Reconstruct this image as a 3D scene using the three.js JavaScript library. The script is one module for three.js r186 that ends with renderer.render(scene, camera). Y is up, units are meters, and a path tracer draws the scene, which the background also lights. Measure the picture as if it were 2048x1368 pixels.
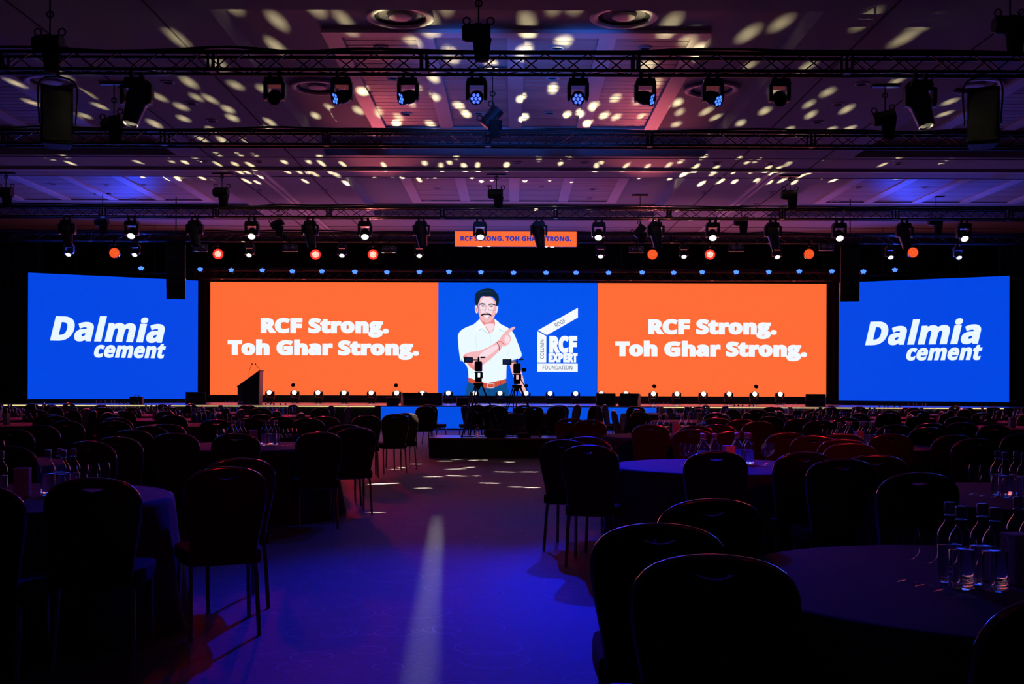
import * as THREE from 'three';
import { mergeGeometries } from 'three/addons/utils/BufferGeometryUtils.js';
import { RoundedBoxGeometry } from 'three/addons/geometries/RoundedBoxGeometry.js';
import { RectAreaLightUniformsLib } from 'three/addons/lights/RectAreaLightUniformsLib.js';

// ---------- camera, light, exposure ----------
const F = 2200, EYE = 1.4, CX = 1024, CY = 772, ROLL = 0.0033;
const scene = new THREE.Scene();
scene.background = new THREE.Color(0, 0, 0);
const camera = new THREE.PerspectiveCamera(2 * Math.atan(684 / F) * 180 / Math.PI, 2048 / 1368, 0.05, 200);
camera.setViewOffset(2048, 1368, 0, 684 - CY, 2048, 1368);
camera.position.set(0, EYE, 0);
camera.rotation.z = ROLL;
scene.add(camera);
const renderer = new THREE.WebGLRenderer({ antialias: true });
renderer.toneMapping = THREE.LinearToneMapping;
renderer.toneMappingExposure = 1.0;
renderer.shadowMap.enabled = true;
RectAreaLightUniformsLib.init();

// a photo pixel at a known depth, or on a level plane
function unroll(u, v) { const a = u - CX, b = CY - v, c = Math.cos(ROLL), s = Math.sin(ROLL); return [a * c - b * s, a * s + b * c]; }
function at(u, v, d) { const [a, b] = unroll(u, v); return new THREE.Vector3(a / F * d, EYE + b / F * d, -d); }
function onLevel(u, v, y) { const [, b] = unroll(u, v); return at(u, v, (y - EYE) * F / b); }

function spot(color, intensity, from, to, angleDeg, penumbra, soft = 1, parent = scene) {
  const l = new THREE.SpotLight(color, intensity, 0, angleDeg * Math.PI / 180, penumbra, 2);
  l.position.copy(from); l.target.position.copy(to); l.castShadow = true; l.shadow.radius = soft; l.shadow.mapSize.set(1024, 1024);
  parent.add(l); parent.add(l.target); return l;
}
function area(color, intensity, w, h, pos, look) {
  const l = new THREE.RectAreaLight(color, intensity, w, h);
  l.position.copy(pos); l.lookAt(look); scene.add(l); return l;
}
const V = (x, y, z) => new THREE.Vector3(x, y, z);
const lin = (r, g, b) => new THREE.Color().setRGB(r, g, b);
const CEIL = 7.0, DECK = 0.764, TRIM = 5.85;
const SCREEN_ORANGE = lin(1, 0.1, 0.14), SCREEN_BLUE = lin(0.02, 0.05, 0.9);
// light given off by the five LED screen surfaces
area(SCREEN_ORANGE, 1.2, 8.4, 4.1, V(-7.0, 3.14, -40.88), V(-7.0, 3.14, 0));
area(SCREEN_ORANGE, 1.2, 8.4, 4.1, V(7.45, 3.14, -40.88), V(7.45, 3.14, 0));
area(SCREEN_BLUE, 2.1, 5.8, 4.1, V(0.22, 3.14, -40.88), V(0.22, 3.14, 0));

// ---------- helpers ----------
let seed = 7;
const rnd = () => { seed = (seed * 1664525 + 1013904223) >>> 0; return seed / 4294967296; };
const rr = (a, b) => a + (b - a) * rnd();
const taken = {};
function numbered(n) { const k = taken[n] = (taken[n] ?? -1) + 1; return k ? n + '_' + String(k).padStart(3, '0') : n; }
function mat(c, o = {}) { return new THREE.MeshStandardMaterial({ color: Array.isArray(c) ? lin(...c) : c, roughness: 0.7, ...o }); }
function glow(c, i = 1) { return new THREE.MeshStandardMaterial({ color: lin(0.02, 0.02, 0.02), emissive: lin(...c), emissiveIntensity: i, roughness: 0.4 }); }
function part(name, geo, m, parent) {
  const o = new THREE.Mesh(geo, m); o.name = name; o.castShadow = true; o.receiveShadow = true; parent.add(o); return o;
}
function tag(o, label, category, group) { o.userData.label = label; o.userData.category = category; if (group) o.userData.group = group; return o; }
function thing(name, label, category, pos = [0, 0, 0], turn = 0, group) {
  const o = new THREE.Group(); o.name = numbered(name); scene.add(o);
  if (pos.isVector3) o.position.copy(pos); else o.position.set(...pos);
  o.rotation.y = turn; return tag(o, label, category, group);
}
function solo(name, geo, m, label, category, group) { return tag(part(numbered(name), geo, m, scene), label, category, group); }
function copy(o, pos, turn, label, group) {
  const c = o.clone(); c.name = numbered(o.name.replace(/_\d{3}$/, '')); scene.add(c); c.position.copy(pos); c.rotation.y = turn;
  c.userData = { ...o.userData }; if (label) c.userData.label = label; if (group) c.userData.group = group; return c;
}
function struct(name, geo, m, parent) {
  if (parent) return part(name, geo, m, parent);
  const o = part(name, geo, m, scene); o.userData.kind = 'structure'; return o;
}
const T = (g, x = 0, y = 0, z = 0) => g.translate(x, y, z);
const box = (w, h, d, x = 0, y = 0, z = 0) => new THREE.BoxGeometry(w, h, d).translate(x, y, z);
const rbox = (w, h, d, r, x = 0, y = 0, z = 0) => new RoundedBoxGeometry(w, h, d, 2, r).translate(x, y, z);
const cyl = (r1, r2, h, n = 16, open = false) => new THREE.CylinderGeometry(r1, r2, h, n, 1, open);
function bar(p, q, r, n = 8, open = false) {
  const d = new THREE.Vector3().subVectors(q, p), g = cyl(r, r, d.length(), n, open);
  g.applyQuaternion(new THREE.Quaternion().setFromUnitVectors(V(0, 1, 0), d.clone().normalize()));
  return g.translate((p.x + q.x) / 2, (p.y + q.y) / 2, (p.z + q.z) / 2);
}
function tube(pts, r, n = 24, m = 7, closed = false) { return new THREE.TubeGeometry(new THREE.CatmullRomCurve3(pts, closed), n, r, m, closed); }
function merge(list) { return mergeGeometries(list.map((g) => { const h = g.index ? g.toNonIndexed() : g; for (const k of Object.keys(h.attributes)) if (!['position', 'normal', 'uv'].includes(k)) h.deleteAttribute(k); return h; })); }
const lathe = (pts, n = 24) => new THREE.LatheGeometry(pts.map(([r, y]) => new THREE.Vector2(r, y)), n);
function extrude(pts, depth, bevel = 0) {
  const s = new THREE.Shape(pts.map(([x, y]) => new THREE.Vector2(x, y)));
  return new THREE.ExtrudeGeometry(s, { depth, bevelEnabled: bevel > 0, bevelSize: bevel, bevelThickness: bevel, bevelSegments: 2, curveSegments: 12 });
}
function canvas(w, h, draw) {
  const c = document.createElement('canvas'); c.width = w; c.height = h; draw(c.getContext('2d'), w, h);
  const t = new THREE.CanvasTexture(c); t.colorSpace = THREE.SRGBColorSpace; t.anisotropy = 8; return t;
}
function noiseTex(n, lo, hi, srgb = true) {
  const d = new Uint8Array(n * n * 4);
  for (let i = 0; i < n * n; i++) { const k = lo + (hi - lo) * rnd(); d[i * 4] = d[i * 4 + 1] = d[i * 4 + 2] = k; d[i * 4 + 3] = 255; }
  const t = new THREE.DataTexture(d, n, n); t.wrapS = t.wrapT = THREE.RepeatWrapping; t.magFilter = THREE.LinearFilter; if (srgb) t.colorSpace = THREE.SRGBColorSpace; t.needsUpdate = true; return t;
}

// ---------- materials ----------
const weave = noiseTex(128, 90, 255, false);
const MT = {
  black: mat([0.012, 0.012, 0.013], { roughness: 0.55 }),
  blackMetal: mat([0.02, 0.02, 0.022], { roughness: 0.45, metalness: 0.3 }),
  truss: mat([0.035, 0.035, 0.038], { roughness: 0.38, metalness: 0.75 }),
  plastic: mat([0.018, 0.018, 0.02], { roughness: 0.35 }),
  drape: mat([0.01, 0.009, 0.009], { roughness: 0.95 }),
  redDrape: mat([0.09, 0.02, 0.02], { roughness: 0.9 }),
  wall: mat([0.05, 0.05, 0.055], { roughness: 0.85 }),
  ceil: mat([0.46, 0.44, 0.45], { roughness: 0.9 }),
  ceilBand: mat([0.78, 0.74, 0.72], { roughness: 0.6 }),
  slat: mat([0.56, 0.47, 0.42], { roughness: 0.6 }),
  slatB: mat([0.46, 0.38, 0.34], { roughness: 0.6 }),
  groove: mat([0.03, 0.03, 0.03], { roughness: 0.9 }),
  deck: mat([0.12, 0.11, 0.11], { roughness: 0.35 }),
  fabric: mat([0.035, 0.012, 0.012], { roughness: 0.95, bumpMap: weave, bumpScale: 0.0008 }),
  frame: mat([0.45, 0.34, 0.27], { roughness: 0.17, metalness: 0.9 }),
  cloth: mat([0.045, 0.045, 0.055], { roughness: 0.85, bumpMap: weave, bumpScale: 0.0006 }),
  wood: mat([0.06, 0.045, 0.035], { roughness: 0.6 }),
  glass: new THREE.MeshPhysicalMaterial({ color: lin(0.96, 0.98, 1), roughness: 0.03, transmission: 1, thickness: 0, ior: 1.5 }),
  water: new THREE.MeshPhysicalMaterial({ color: lin(0.95, 0.98, 1), roughness: 0.02, transmission: 1, thickness: 0.05, ior: 1.33 }),
  cap: mat([0.35, 0.36, 0.4], { roughness: 0.3, metalness: 0.6 }),
  paper: mat([0.72, 0.68, 0.7], { roughness: 0.85 }),
  chrome: mat([0.6, 0.6, 0.62], { roughness: 0.15, metalness: 1 }),
  dark: mat([0.008, 0.008, 0.008], { roughness: 0.9 }),
};
const GL = { white: glow([1, 0.97, 0.86], 2.2), blue: glow([0.05, 0.16, 1], 2.4), blueWhite: glow([0.06, 0.12, 1], 2.2), red: glow([1, 0.03, 0.015], 1.5), amber: glow([1, 0.33, 0.06], 1.4), strip: glow([1, 0.8, 0.32], 1.0), fascia: glow([0, 0.075, 0.78], 1) };

// ---------- the hall ----------
function uvMetres(g, k) { const p = g.attributes.position, uv = g.attributes.uv; for (let i = 0; i < p.count; i++) uv.setXY(i, p.getX(i) / k, p.getZ(i) / k); return g; }
const carpetTex = canvas(2048, 2048, (c, w) => {
  c.fillStyle = 'rgb(104,98,104)'; c.fillRect(0, 0, w, w);
  for (let i = 0; i < 30000; i++) { const k = 78 + rnd() * 56; c.fillStyle = `rgba(${k | 0},${(k * 0.95) | 0},${k | 0},0.5)`; c.fillRect(rnd() * w, rnd() * w, 2 + rnd() * 16, 2 + rnd() * 4); }
  for (let i = 0; i < 110; i++) {
    const x = rnd() * w, y = rnd() * w, r = 30 + rnd() * 62;
    c.strokeStyle = 'rgba(160,146,156,0.6)'; c.lineWidth = 2.5 + rnd() * 1.5;
    for (const dx of [-w, 0, w]) for (const dy of [-w, 0, w]) { const a = i * 1.7; c.beginPath(); c.ellipse(x + dx, y + dy, r, r * 0.9, 0, a, a + 5.2); c.stroke(); }
  }
});
carpetTex.wrapS = carpetTex.wrapT = THREE.RepeatWrapping;
const pileTex = noiseTex(256, 0, 255, false);
const carpet = new THREE.MeshStandardMaterial({ map: carpetTex, roughness: 0.62, bumpMap: pileTex, bumpScale: 0.004 });
const HX = 19.5, ZB = -60, ZF = 7;
struct('floor', uvMetres(box(2 * HX + 1, 0.2, ZF - ZB + 1, 0, -0.1, (ZF + ZB) / 2), 5), carpet);
pileTex.repeat.set(12, 12);

const wl = struct('wall_left', box(0.3, 7.4, ZF - ZB, -HX - 0.15, 3.7, (ZF + ZB) / 2), MT.wall);
const wr = struct('wall_right', box(0.3, 7.4, ZF - ZB, HX + 0.15, 3.7, (ZF + ZB) / 2), MT.wall);
const panelGeo = rbox(0.06, 6.4, 2.5, 0.02);
for (const [w, s] of [[wl, -1], [wr, 1]]) for (let k = 0; k < 11; k++) { const p = part('wall_panel', panelGeo, MT.wall, w); p.position.set(s * (HX - 0.03), 3.5, -20 - k * 2.8); }
struct('wall_back', box(2 * HX + 0.6, 7.4, 0.3, 0, 3.7, ZB - 0.15), MT.wall);
struct('wall_front', box(2 * HX + 0.6, 7.4, 0.3, 0, 3.7, ZF + 0.15), MT.wall);

const RECESS = 0.33;
const coffers = [[-4.55, 4.65, 16.4, 26.8], [-17.2, -8.2, 16.4, 26.8], [8.3, 17.4, 16.4, 26.8], [-4.55, 4.65, 29.5, 36.2], [-17.2, -8.2, 29.5, 36.2], [8.3, 17.4, 29.5, 36.2]];
// the ceiling's height at a photo pixel: the flat soffit, or the bottom of a recess
const ceilAt = (x, z) => coffers.some(([a, b, n, f]) => x > a && x < b && -z > n && -z < f) ? CEIL + RECESS - 0.01 : CEIL;
function onCeiling(u, v) {
  const q = onLevel(u, v, CEIL + RECESS - 0.03);
  for (const [a, b, n, f] of coffers) if (q.x > a && q.x < b && -q.z > n && -q.z < f) return q;
  return onLevel(u, v, CEIL);
}
{
  const s = new THREE.Shape([[-HX, ZF * -1], [HX, ZF * -1], [HX, -ZB], [-HX, -ZB]].map(([x, y]) => new THREE.Vector2(x, y)));
  for (const [a, b, n, f] of coffers) s.holes.push(new THREE.Path([[a, n], [a, f], [b, f], [b, n]].map(([x, y]) => new THREE.Vector2(x, y))));
  const g = new THREE.ExtrudeGeometry(s, { depth: RECESS, bevelEnabled: false }).rotateX(-Math.PI / 2).translate(0, CEIL, 0);
  const ceiling = struct('ceiling', g, MT.ceil);
  struct('ceiling_slab', box(2 * HX + 1, 0.2, ZF - ZB + 1, 0, CEIL + RECESS + 0.1, (ZF + ZB) / 2), MT.ceil, ceiling);
  coffers.forEach(([x0, x1, z0, z1], i) => {
    const a = x0 + 1.35, b = x1 - 1.35, n = z0 + (i < 3 ? 1.9 : 0.9), f = z1 - (i < 3 ? 1.4 : 0.9), x = (a + b) / 2, z = -(n + f) / 2, w = b - a, d = f - n, y = CEIL + RECESS - 0.03;
    part('coffer_frame', merge([box(0.3, 0.06, d, a + 0.15, y, z), box(0.3, 0.06, d, b - 0.15, y, z), box(w - 0.6, 0.06, 0.26, x, y, -n - 0.13), box(w - 0.6, 0.06, 0.26, x, y, -f + 0.13)]), MT.ceilBand, ceiling);
    const nb = Math.round((w - 0.6) / 1.5);
    for (let k = 1; k < nb; k++) part('coffer_band', box(0.3, 0.05, d - 0.52, a + 0.15 + k * (w - 0.3) / nb, y + 0.005, z), MT.ceilBand, ceiling);
    const sg = box(w - 0.6, 0.02, 0.24), ns = Math.round((d - 0.52) / 0.27);
    for (let k = 0; k < ns; k++) { const o = part('coffer_slat', sg, (k * 7) % 3 ? MT.slat : MT.slatB, ceiling); o.position.set(x, y + 0.02, -n - 0.26 - (k + 0.5) * (d - 0.52) / ns); }
  });
  const zAt = (v) => -(CEIL - EYE) * F / (CY - v);
  for (const v of [312.5, 359, 438, 452]) part('ceiling_joint', box(2 * HX - 0.2, 0.012, 0.03, 0, CEIL - 0.004, zAt(v) - (v === 359 ? -0.3 : 0.2)), MT.groove, ceiling);
  part('ceiling_bead', box(2 * HX - 0.2, 0.07, 0.12, 0, CEIL - 0.03, zAt(338)), MT.ceilBand, ceiling);
  for (const x of [-6.62, 6.8]) { part('ceiling_bead', box(0.1, 0.06, 13, x - 0.09, CEIL - 0.025, -34.8), MT.ceilBand, ceiling); part('ceiling_bead', box(0.1, 0.06, 13, x + 0.09, CEIL - 0.025, -34.8), MT.ceilBand, ceiling); }
  for (const x of [-7.4, -5.4, 5.6, 7.6]) part('ceiling_joint', box(0.03, 0.012, 26, x, CEIL - 0.004, -28), MT.groove, ceiling);
}
// round diffusers
{
  const ring = lathe([[0.62, 0.02], [0.64, -0.015], [0.6, -0.035], [0.5, -0.03], [0.47, 0.02]], 40), well = lathe([[0.48, 0.0], [0.3, 0.06], [0.02, 0.06]], 32), disc = lathe([[0.001, -0.02], [0.2, -0.02], [0.23, 0], [0.2, 0.05]], 32);
  const spots = [[635, 175, 'beside the slatted coffer'], [1423, 180, 'beside the slatted coffer'], [800, 35, 'before the slatted coffer'], [1248, 35, 'before the slatted coffer'], [105, 165, 'above the hung loudspeaker'], [1950, 172, 'above the hung loudspeaker']];
  for (const [u, v, w] of spots) {
    const p = onCeiling(u, v), o = thing('ceiling_diffuser', 'round ceiling diffuser with pale ring and centre disc ' + w, 'diffuser', [p.x, p.y > CEIL + 0.1 ? CEIL + RECESS - 0.022 : CEIL - 0.022, p.z], 0, 'round diffusers ' + w); o.scale.setScalar(0.86);
    part('ring', ring, MT.ceilBand, o); part('well', well, MT.groove, o); part('disc', disc, MT.ceilBand, o);
  }
  const q = [[762, 96], [1114, 97], [1290, 98], [786, 157], [1105, 157], [813, 229], [1099, 227], [957, 227], [1035, 325], [1169, 325], [823, 352], [1037, 352], [1140, 353], [1245, 353.7], [1351, 353.7], [875, 377.6], [977, 372.5], [1083, 373.5], [1186, 378.7], [856, 401.5], [1078, 402.6], [1179, 397],
    [335, 164], [382, 206], [424, 241], [72, 347], [178, 348], [106, 368], [212, 370], [518, 323], [477, 350], [518, 381], [410, 323], [287, 370], [268, 398], [547, 405.6], [651, 381], [1724, 167], [1676, 208], [1635, 244], [1541, 327], [1433, 326], [1438, 353.7], [1584, 353.7], [1683, 353.7], [1792, 354], [1895, 353.7], [1797, 327], [1410, 384.5], [1544, 384.5], [1512, 408], [1669, 403], [1717, 375], [1850, 375]];
  const trimG = lathe([[0.13, 0.0], [0.13, -0.012], [0.1, -0.02], [0.085, 0]], 20), lensG = lathe([[0.001, -0.002], [0.085, -0.002]], 20);
  for (const [u, v] of q) {
    const p = onCeiling(u, v), y = p.y > CEIL + 0.1 ? CEIL + RECESS - 0.02 : CEIL;
    const o = thing('ceiling_downlight', y > CEIL ? 'small unlit round downlight set in a slatted ceiling coffer' : 'small unlit round downlight set in the flat ceiling', 'downlight', [p.x, y, p.z], 0, y > CEIL ? 'downlights in the coffers' : 'downlights in the flat ceiling');
    part('trim', trimG, MT.ceilBand, o); part('lens', lensG, MT.groove, o);
  }
}

// ---------- screens ----------
const ORANGE = '#ff6c36', BLUE = '#0047e6', BLUE2 = '#0053ee', WHITE = '#f2f9ff';
function word(c, text, x0, x1, top, base, weight, slant = 0, face = 'bold {}px sans-serif') {
  const size = (base - top) / 0.714; c.save(); c.font = face.replace('{}', size); c.textBaseline = 'alphabetic'; c.textAlign = 'left';
  const w = c.measureText(text).width, k = (x1 - x0) / w;
  c.transform(k, 0, -slant, 1, x0, base); c.fillText(text, 0, 0);
  if (weight) { c.lineWidth = weight; c.lineJoin = 'miter'; c.miterLimit = 3; c.strokeText(text, 0, 0); } c.restore();
}
const S4 = 4;
const orangeTex = canvas(456 * S4, 226 * S4, (c, w, h) => {
  c.fillStyle = ORANGE; c.fillRect(0, 0, w, h); c.fillStyle = c.strokeStyle = WHITE; c.scale(S4, S4);
  word(c, 'RCF Strong.', 99.2, 357.5, 74.2, 100.6, 3.8); word(c, 'Toh Ghar Strong.', 36.5, 418, 118.4, 144.4, 3.8);
});
function brandTex(x0, x1, c0, c1) {
  return canvas(1360, 1024, (c, w, h) => {
    c.fillStyle = BLUE; c.fillRect(0, 0, w, h); c.fillStyle = c.strokeStyle = '#eaf8ff';
    word(c, 'Dalmia', x0 * w + 6, x1 * w - 22, (1 - 0.655) * h, (1 - 0.473) * h, 15, 0.22); word(c, 'cement', c0 * w, c1 * w - 14, (1 - 0.46) * h, (1 - 0.342) * h, 11, 0.22);
  });
}
const faceTex = canvas(1454, 1036, (c, w, h) => {
  c.fillStyle = BLUE2; c.fillRect(0, 0, w, h); c.scale(0.8, 0.8); c.translate(-91, -40);
  const poly = (col, pts) => { c.fillStyle = col; c.beginPath(); pts.forEach(([x, y], i) => (i ? c.lineTo(x, y) : c.moveTo(x, y))); c.closePath(); c.fill(); };
  const blob = (col, pts) => { c.fillStyle = col; c.beginPath(); const n = pts.length; for (let i = 0; i <= n; i++) { const a = pts[i % n], b = pts[(i + 1) % n], m = [(a[0] + b[0]) / 2, (a[1] + b[1]) / 2]; i ? c.quadraticCurveTo(a[0], a[1], m[0], m[1]) : c.moveTo(m[0], m[1]); } c.closePath(); c.fill(); };
  const line = (col, lw, pts) => { c.strokeStyle = col; c.lineWidth = lw; c.lineJoin = c.lineCap = 'round'; c.beginPath(); pts.forEach(([x, y], i) => (i ? c.lineTo(x, y) : c.moveTo(x, y))); c.stroke(); };
  // emblem
  const W = '#f6fbff', K = '#1d3a66';
  poly(W, [[1228, 583], [1682, 323], [1682, 437], [1330, 640]]); poly(W, [[1221, 594], [1323, 650], [1323, 952], [1221, 952]]); poly(W, [[1221, 964], [1682, 964], [1682, 1060], [1221, 1060]]);
  c.fillStyle = c.strokeStyle = W; word(c, 'RCF', 1350, 1674, 662, 828, 26); word(c, 'EXPERT', 1346, 1676, 853, 942, 15);
  c.fillStyle = c.strokeStyle = K; word(c, 'FOUNDATION', 1278, 1625, 990, 1033, 0, 0, '{}px sans-serif');
  c.save(); c.translate(1296, 912); c.rotate(-Math.PI / 2); word(c, 'COLUMN', 0, 225, -43, 0, 0, 0, '{}px sans-serif'); c.restore();
  c.save(); c.translate(1432, 553); c.rotate(-0.52); word(c, 'ROOF', 0, 132, -46, 0, 0, 0, '{}px sans-serif'); c.restore();
  // a man in a white shirt, pointing
  const skin = '#f6b9bd', skinL = '#fbdfe8', skinD = '#ee8c8a', shirt = '#ecfbff', fold = '#cdeaf4';
  poly('#0b4f8f', [[430, 1165], [868, 1165], [885, 1230], [908, 1345], [396, 1345], [412, 1260]]);
  line('#083d70', 5, [[672, 1250], [675, 1340]]);
  blob(skin, [[895, 930], [985, 930], [1050, 1070], [1095, 1290], [1110, 1345], [1055, 1345], [1010, 1240], [930, 1080]]);
  blob(shirt, [[560, 450], [500, 520], [420, 545], [340, 590], [312, 650], [330, 800], [345, 920], [430, 1000], [436, 1130], [560, 1175], [690, 1200], [800, 1180], [868, 1130], [872, 960], [905, 930], [1062, 905], [1010, 760], [955, 620], [900, 560], [790, 510], [735, 455]]);
  blob(shirt, [[318, 600], [520, 620], [530, 800], [440, 840], [350, 880], [360, 965], [336, 900], [314, 690]]);
  line(fold, 6, [[515, 640], [522, 720], [535, 830]]); line(fold, 5, [[880, 700], [905, 800], [870, 900]]); line(fold, 4, [[690, 640], [688, 900], [692, 1180]]);
  poly(shirt, [[436, 960], [872, 960], [868, 1140], [640, 1200], [436, 1135]]);
  poly('#d2523c', [[434, 1128], [640, 1195], [866, 1145], [866, 1188], [700, 1252], [620, 1245], [438, 1180]]);
  line('#5a1d18', 5, [[800, 1172], [805, 1216]]); c.strokeStyle = '#cdd6dd'; c.lineWidth = 7; c.strokeRect(655, 1198, 74, 46);
  blob(skinD, [[560, 400], [570, 500], [620, 560], [690, 640], [735, 560], [742, 440]]); blob(skinL, [[590, 520], [650, 560], [690, 635], [726, 560], [735, 500]]);
  poly('#f8feff', [[560, 450], [505, 600], [575, 570], [690, 640], [570, 470]]); poly('#f8feff', [[730, 452], [745, 560], [695, 640], [790, 570], [845, 600], [780, 490]]);
  line('#86d6e0', 6, [[560, 585], [590, 568], [640, 612], [680, 632]]); line('#86d6e0', 6, [[785, 570], [830, 600]]);
  blob(skin, [[356, 880], [440, 835], [545, 828], [690, 770], [790, 690], [850, 760], [700, 910], [600, 985], [505, 1045], [440, 985]]);
  blob(skinD, [[360, 885], [420, 870], [470, 960], [520, 1030], [490, 1045], [420, 970]]); blob(skinL, [[560, 850], [760, 740], [800, 770], [640, 900], [560, 920]]);
  blob(skin, [[775, 700], [830, 630], [862, 590], [950, 540], [972, 548], [955, 575], [890, 615], [915, 650], [922, 700], [885, 755], [830, 770]]);
  blob(skinL, [[850, 640], [890, 640], [918, 690], [880, 745], [845, 720]]);
  line('#e23b34', 6, [[772, 706], [810, 716], [840, 745], [838, 772]]); line('#8a4a42', 8, [[760, 722], [785, 770], [788, 815]]);
  // head
  blob(skin, [[540, 230], [640, 170], [745, 230], [752, 330], [740, 420], [700, 480], [645, 505], [585, 478], [548, 410]]);
  blob(skinL, [[575, 230], [640, 195], [720, 230], [725, 330], [700, 400], [640, 470], [590, 420], [560, 320]]);
  blob(skinL, [[508, 300], [538, 300], [545, 390], [520, 395], [508, 350]]); blob(skinL, [[745, 305], [776, 305], [772, 350], [756, 400], [740, 390]]); blob(skinD, [[515, 320], [530, 330], [532, 380], [520, 370]]);
  blob('#0a2238', [[505, 190], [530, 140], [590, 118], [640, 100], [710, 108], [750, 150], [785, 200], [780, 290], [750, 318], [748, 250], [726, 192], [640, 200], [575, 190], [560, 250], [532, 310], [505, 280]]);
  line('#174058', 6, [[545, 160], [610, 140], [700, 140]]);
  line('#4a3038', 11, [[558, 288], [590, 280], [625, 288]]); line('#4a3038', 11, [[668, 290], [700, 284], [738, 294]]);
  blob('#5b4350', [[572, 306], [600, 300], [626, 310], [600, 318]]); blob('#5b4350', [[668, 310], [694, 304], [722, 312], [694, 320]]);
  c.strokeStyle = '#6c6f88'; c.lineWidth = 4; c.beginPath(); c.roundRect(546, 294, 88, 60, 24); c.stroke(); c.beginPath(); c.roundRect(660, 296, 88, 62, 24); c.stroke(); line('#8a6a72', 4, [[634, 308], [660, 308]]);
  line('#e79aa2', 6, [[636, 320], [622, 378], [650, 388], [668, 376]]);
  blob('#fdf2f4', [[600, 418], [640, 412], [682, 418], [660, 440], [625, 440]]); line('#d46a6e', 5, [[600, 420], [628, 444], [658, 444], [684, 420]]);
  blob('#2c141c', [[576, 412], [600, 390], [640, 394], [668, 388], [700, 410], [700, 432], [680, 412], [640, 408], [600, 412], [578, 428]]);
});
const bannerTex = canvas(1458, 186, (c, w, h) => { c.fillStyle = ORANGE; c.fillRect(0, 0, w, h); c.fillStyle = c.strokeStyle = '#2b35a8'; word(c, 'RCF STRONG. TOH GHAR STRONG.', 62, 1398, 62, 115, 5); });
const screenMat = (t) => new THREE.MeshStandardMaterial({ color: lin(0.01, 0.01, 0.01), roughness: 0.6, emissive: lin(1, 1, 1), emissiveMap: t, emissiveIntensity: 1 });
const orangeMat = screenMat(orangeTex);
{
  const y0 = 1.037, y1 = 5.248, hgt = y1 - y0, z = -41, xs = [420, 876, 1195, 1652].map((u) => (u - CX) / F * 41 + 0.0033 * 0.6);
  const o = thing('led_screen_wall', 'long stage LED screen with orange slogans either side of a pointing man', 'screen', [0, y0, z]);
  [['screen_panel', orangeMat, 0, 'orange panel with white two-line slogan'], ['screen_panel', screenMat(faceTex), 1, 'blue panel with pointing man and house-shaped emblem'], ['screen_panel', orangeMat, 2, 'orange panel with white two-line slogan']].forEach(([n, m, k, l]) => {
    const w = xs[k + 1] - xs[k]; const p = part(n, new THREE.PlaneGeometry(w, hgt).translate((xs[k] + xs[k + 1]) / 2, hgt / 2, 0.012), m, o); p.userData.label = l;
  });
  part('cabinet', box(xs[3] - xs[0], hgt, 0.12, (xs[0] + xs[3]) / 2, hgt / 2, -0.06), MT.black, o);
  part('screen_base', box(xs[3] - xs[0] + 0.3, 0.273, 0.5, (xs[0] + xs[3]) / 2, -0.1366, -0.06), MT.black, o);
  for (const [s, xi, xo, tex] of [[-1, -11.26, -16.2, brandTex(0.1066, 0.803, 0.365, 0.797)], [1, 11.7, 16.63, brandTex(0.148, 0.853, 0.405, 0.848)]]) {
    const pi = V(xi, 0.915, -39.4), po = V(xo, 0.915, -36.8), w = pi.distanceTo(po), c = pi.clone().add(po).multiplyScalar(0.5);
    const t = thing('side_led_screen', s < 0 ? 'angled blue LED screen with white company lettering on the lectern side of stage' : 'angled blue LED screen with white company lettering on the far side from the lectern', 'screen', c);
    const dx = s < 0 ? pi.clone().sub(po) : po.clone().sub(pi); t.rotation.y = Math.atan2(-dx.z, dx.x);
    part('screen_panel', new THREE.PlaneGeometry(w, 4.222).translate(0, 2.111, 0.012), screenMat(tex), t);
    part('cabinet', box(w, 4.222, 0.12, 0, 2.111, -0.06), MT.black, t);
    part('screen_base', box(w, 0.15, 0.4, 0, -0.0755, -0.1), MT.black, t);
    const n = V(0, 0, 1).applyAxisAngle(V(0, 1, 0), t.rotation.y), lp = c.clone().add(V(0, 2.111, 0)).addScaledVector(n, 0.12);
    area(SCREEN_BLUE, 2.0, w - 0.1, 4.1, lp, lp.clone().add(n));
  }
  const a = at(910, 463, 33.2), b = at(1153, 494, 33.2), w = b.x - a.x, h = a.y - b.y;
  const bn = thing('banner_screen', 'small orange LED banner with blue slogan hung on the truss', 'screen', [(a.x + b.x) / 2, b.y, -33.2]);
  part('screen_panel', new THREE.PlaneGeometry(w, h).translate(0, h / 2, 0.051), screenMat(bannerTex), bn); part('cabinet', box(w, h, 0.1, 0, h / 2, 0), MT.black, bn); for (const x of [-1.2, 1.2]) part('bracket', box(0.05, 0.05, 0.72, x, TRIM - b.y, -0.36), MT.blackMetal, bn);
  area(SCREEN_ORANGE, 1.0, w, h, V((a.x + b.x) / 2, (a.y + b.y) / 2, -33.1), V((a.x + b.x) / 2, (a.y + b.y) / 2, 0));
}

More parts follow.
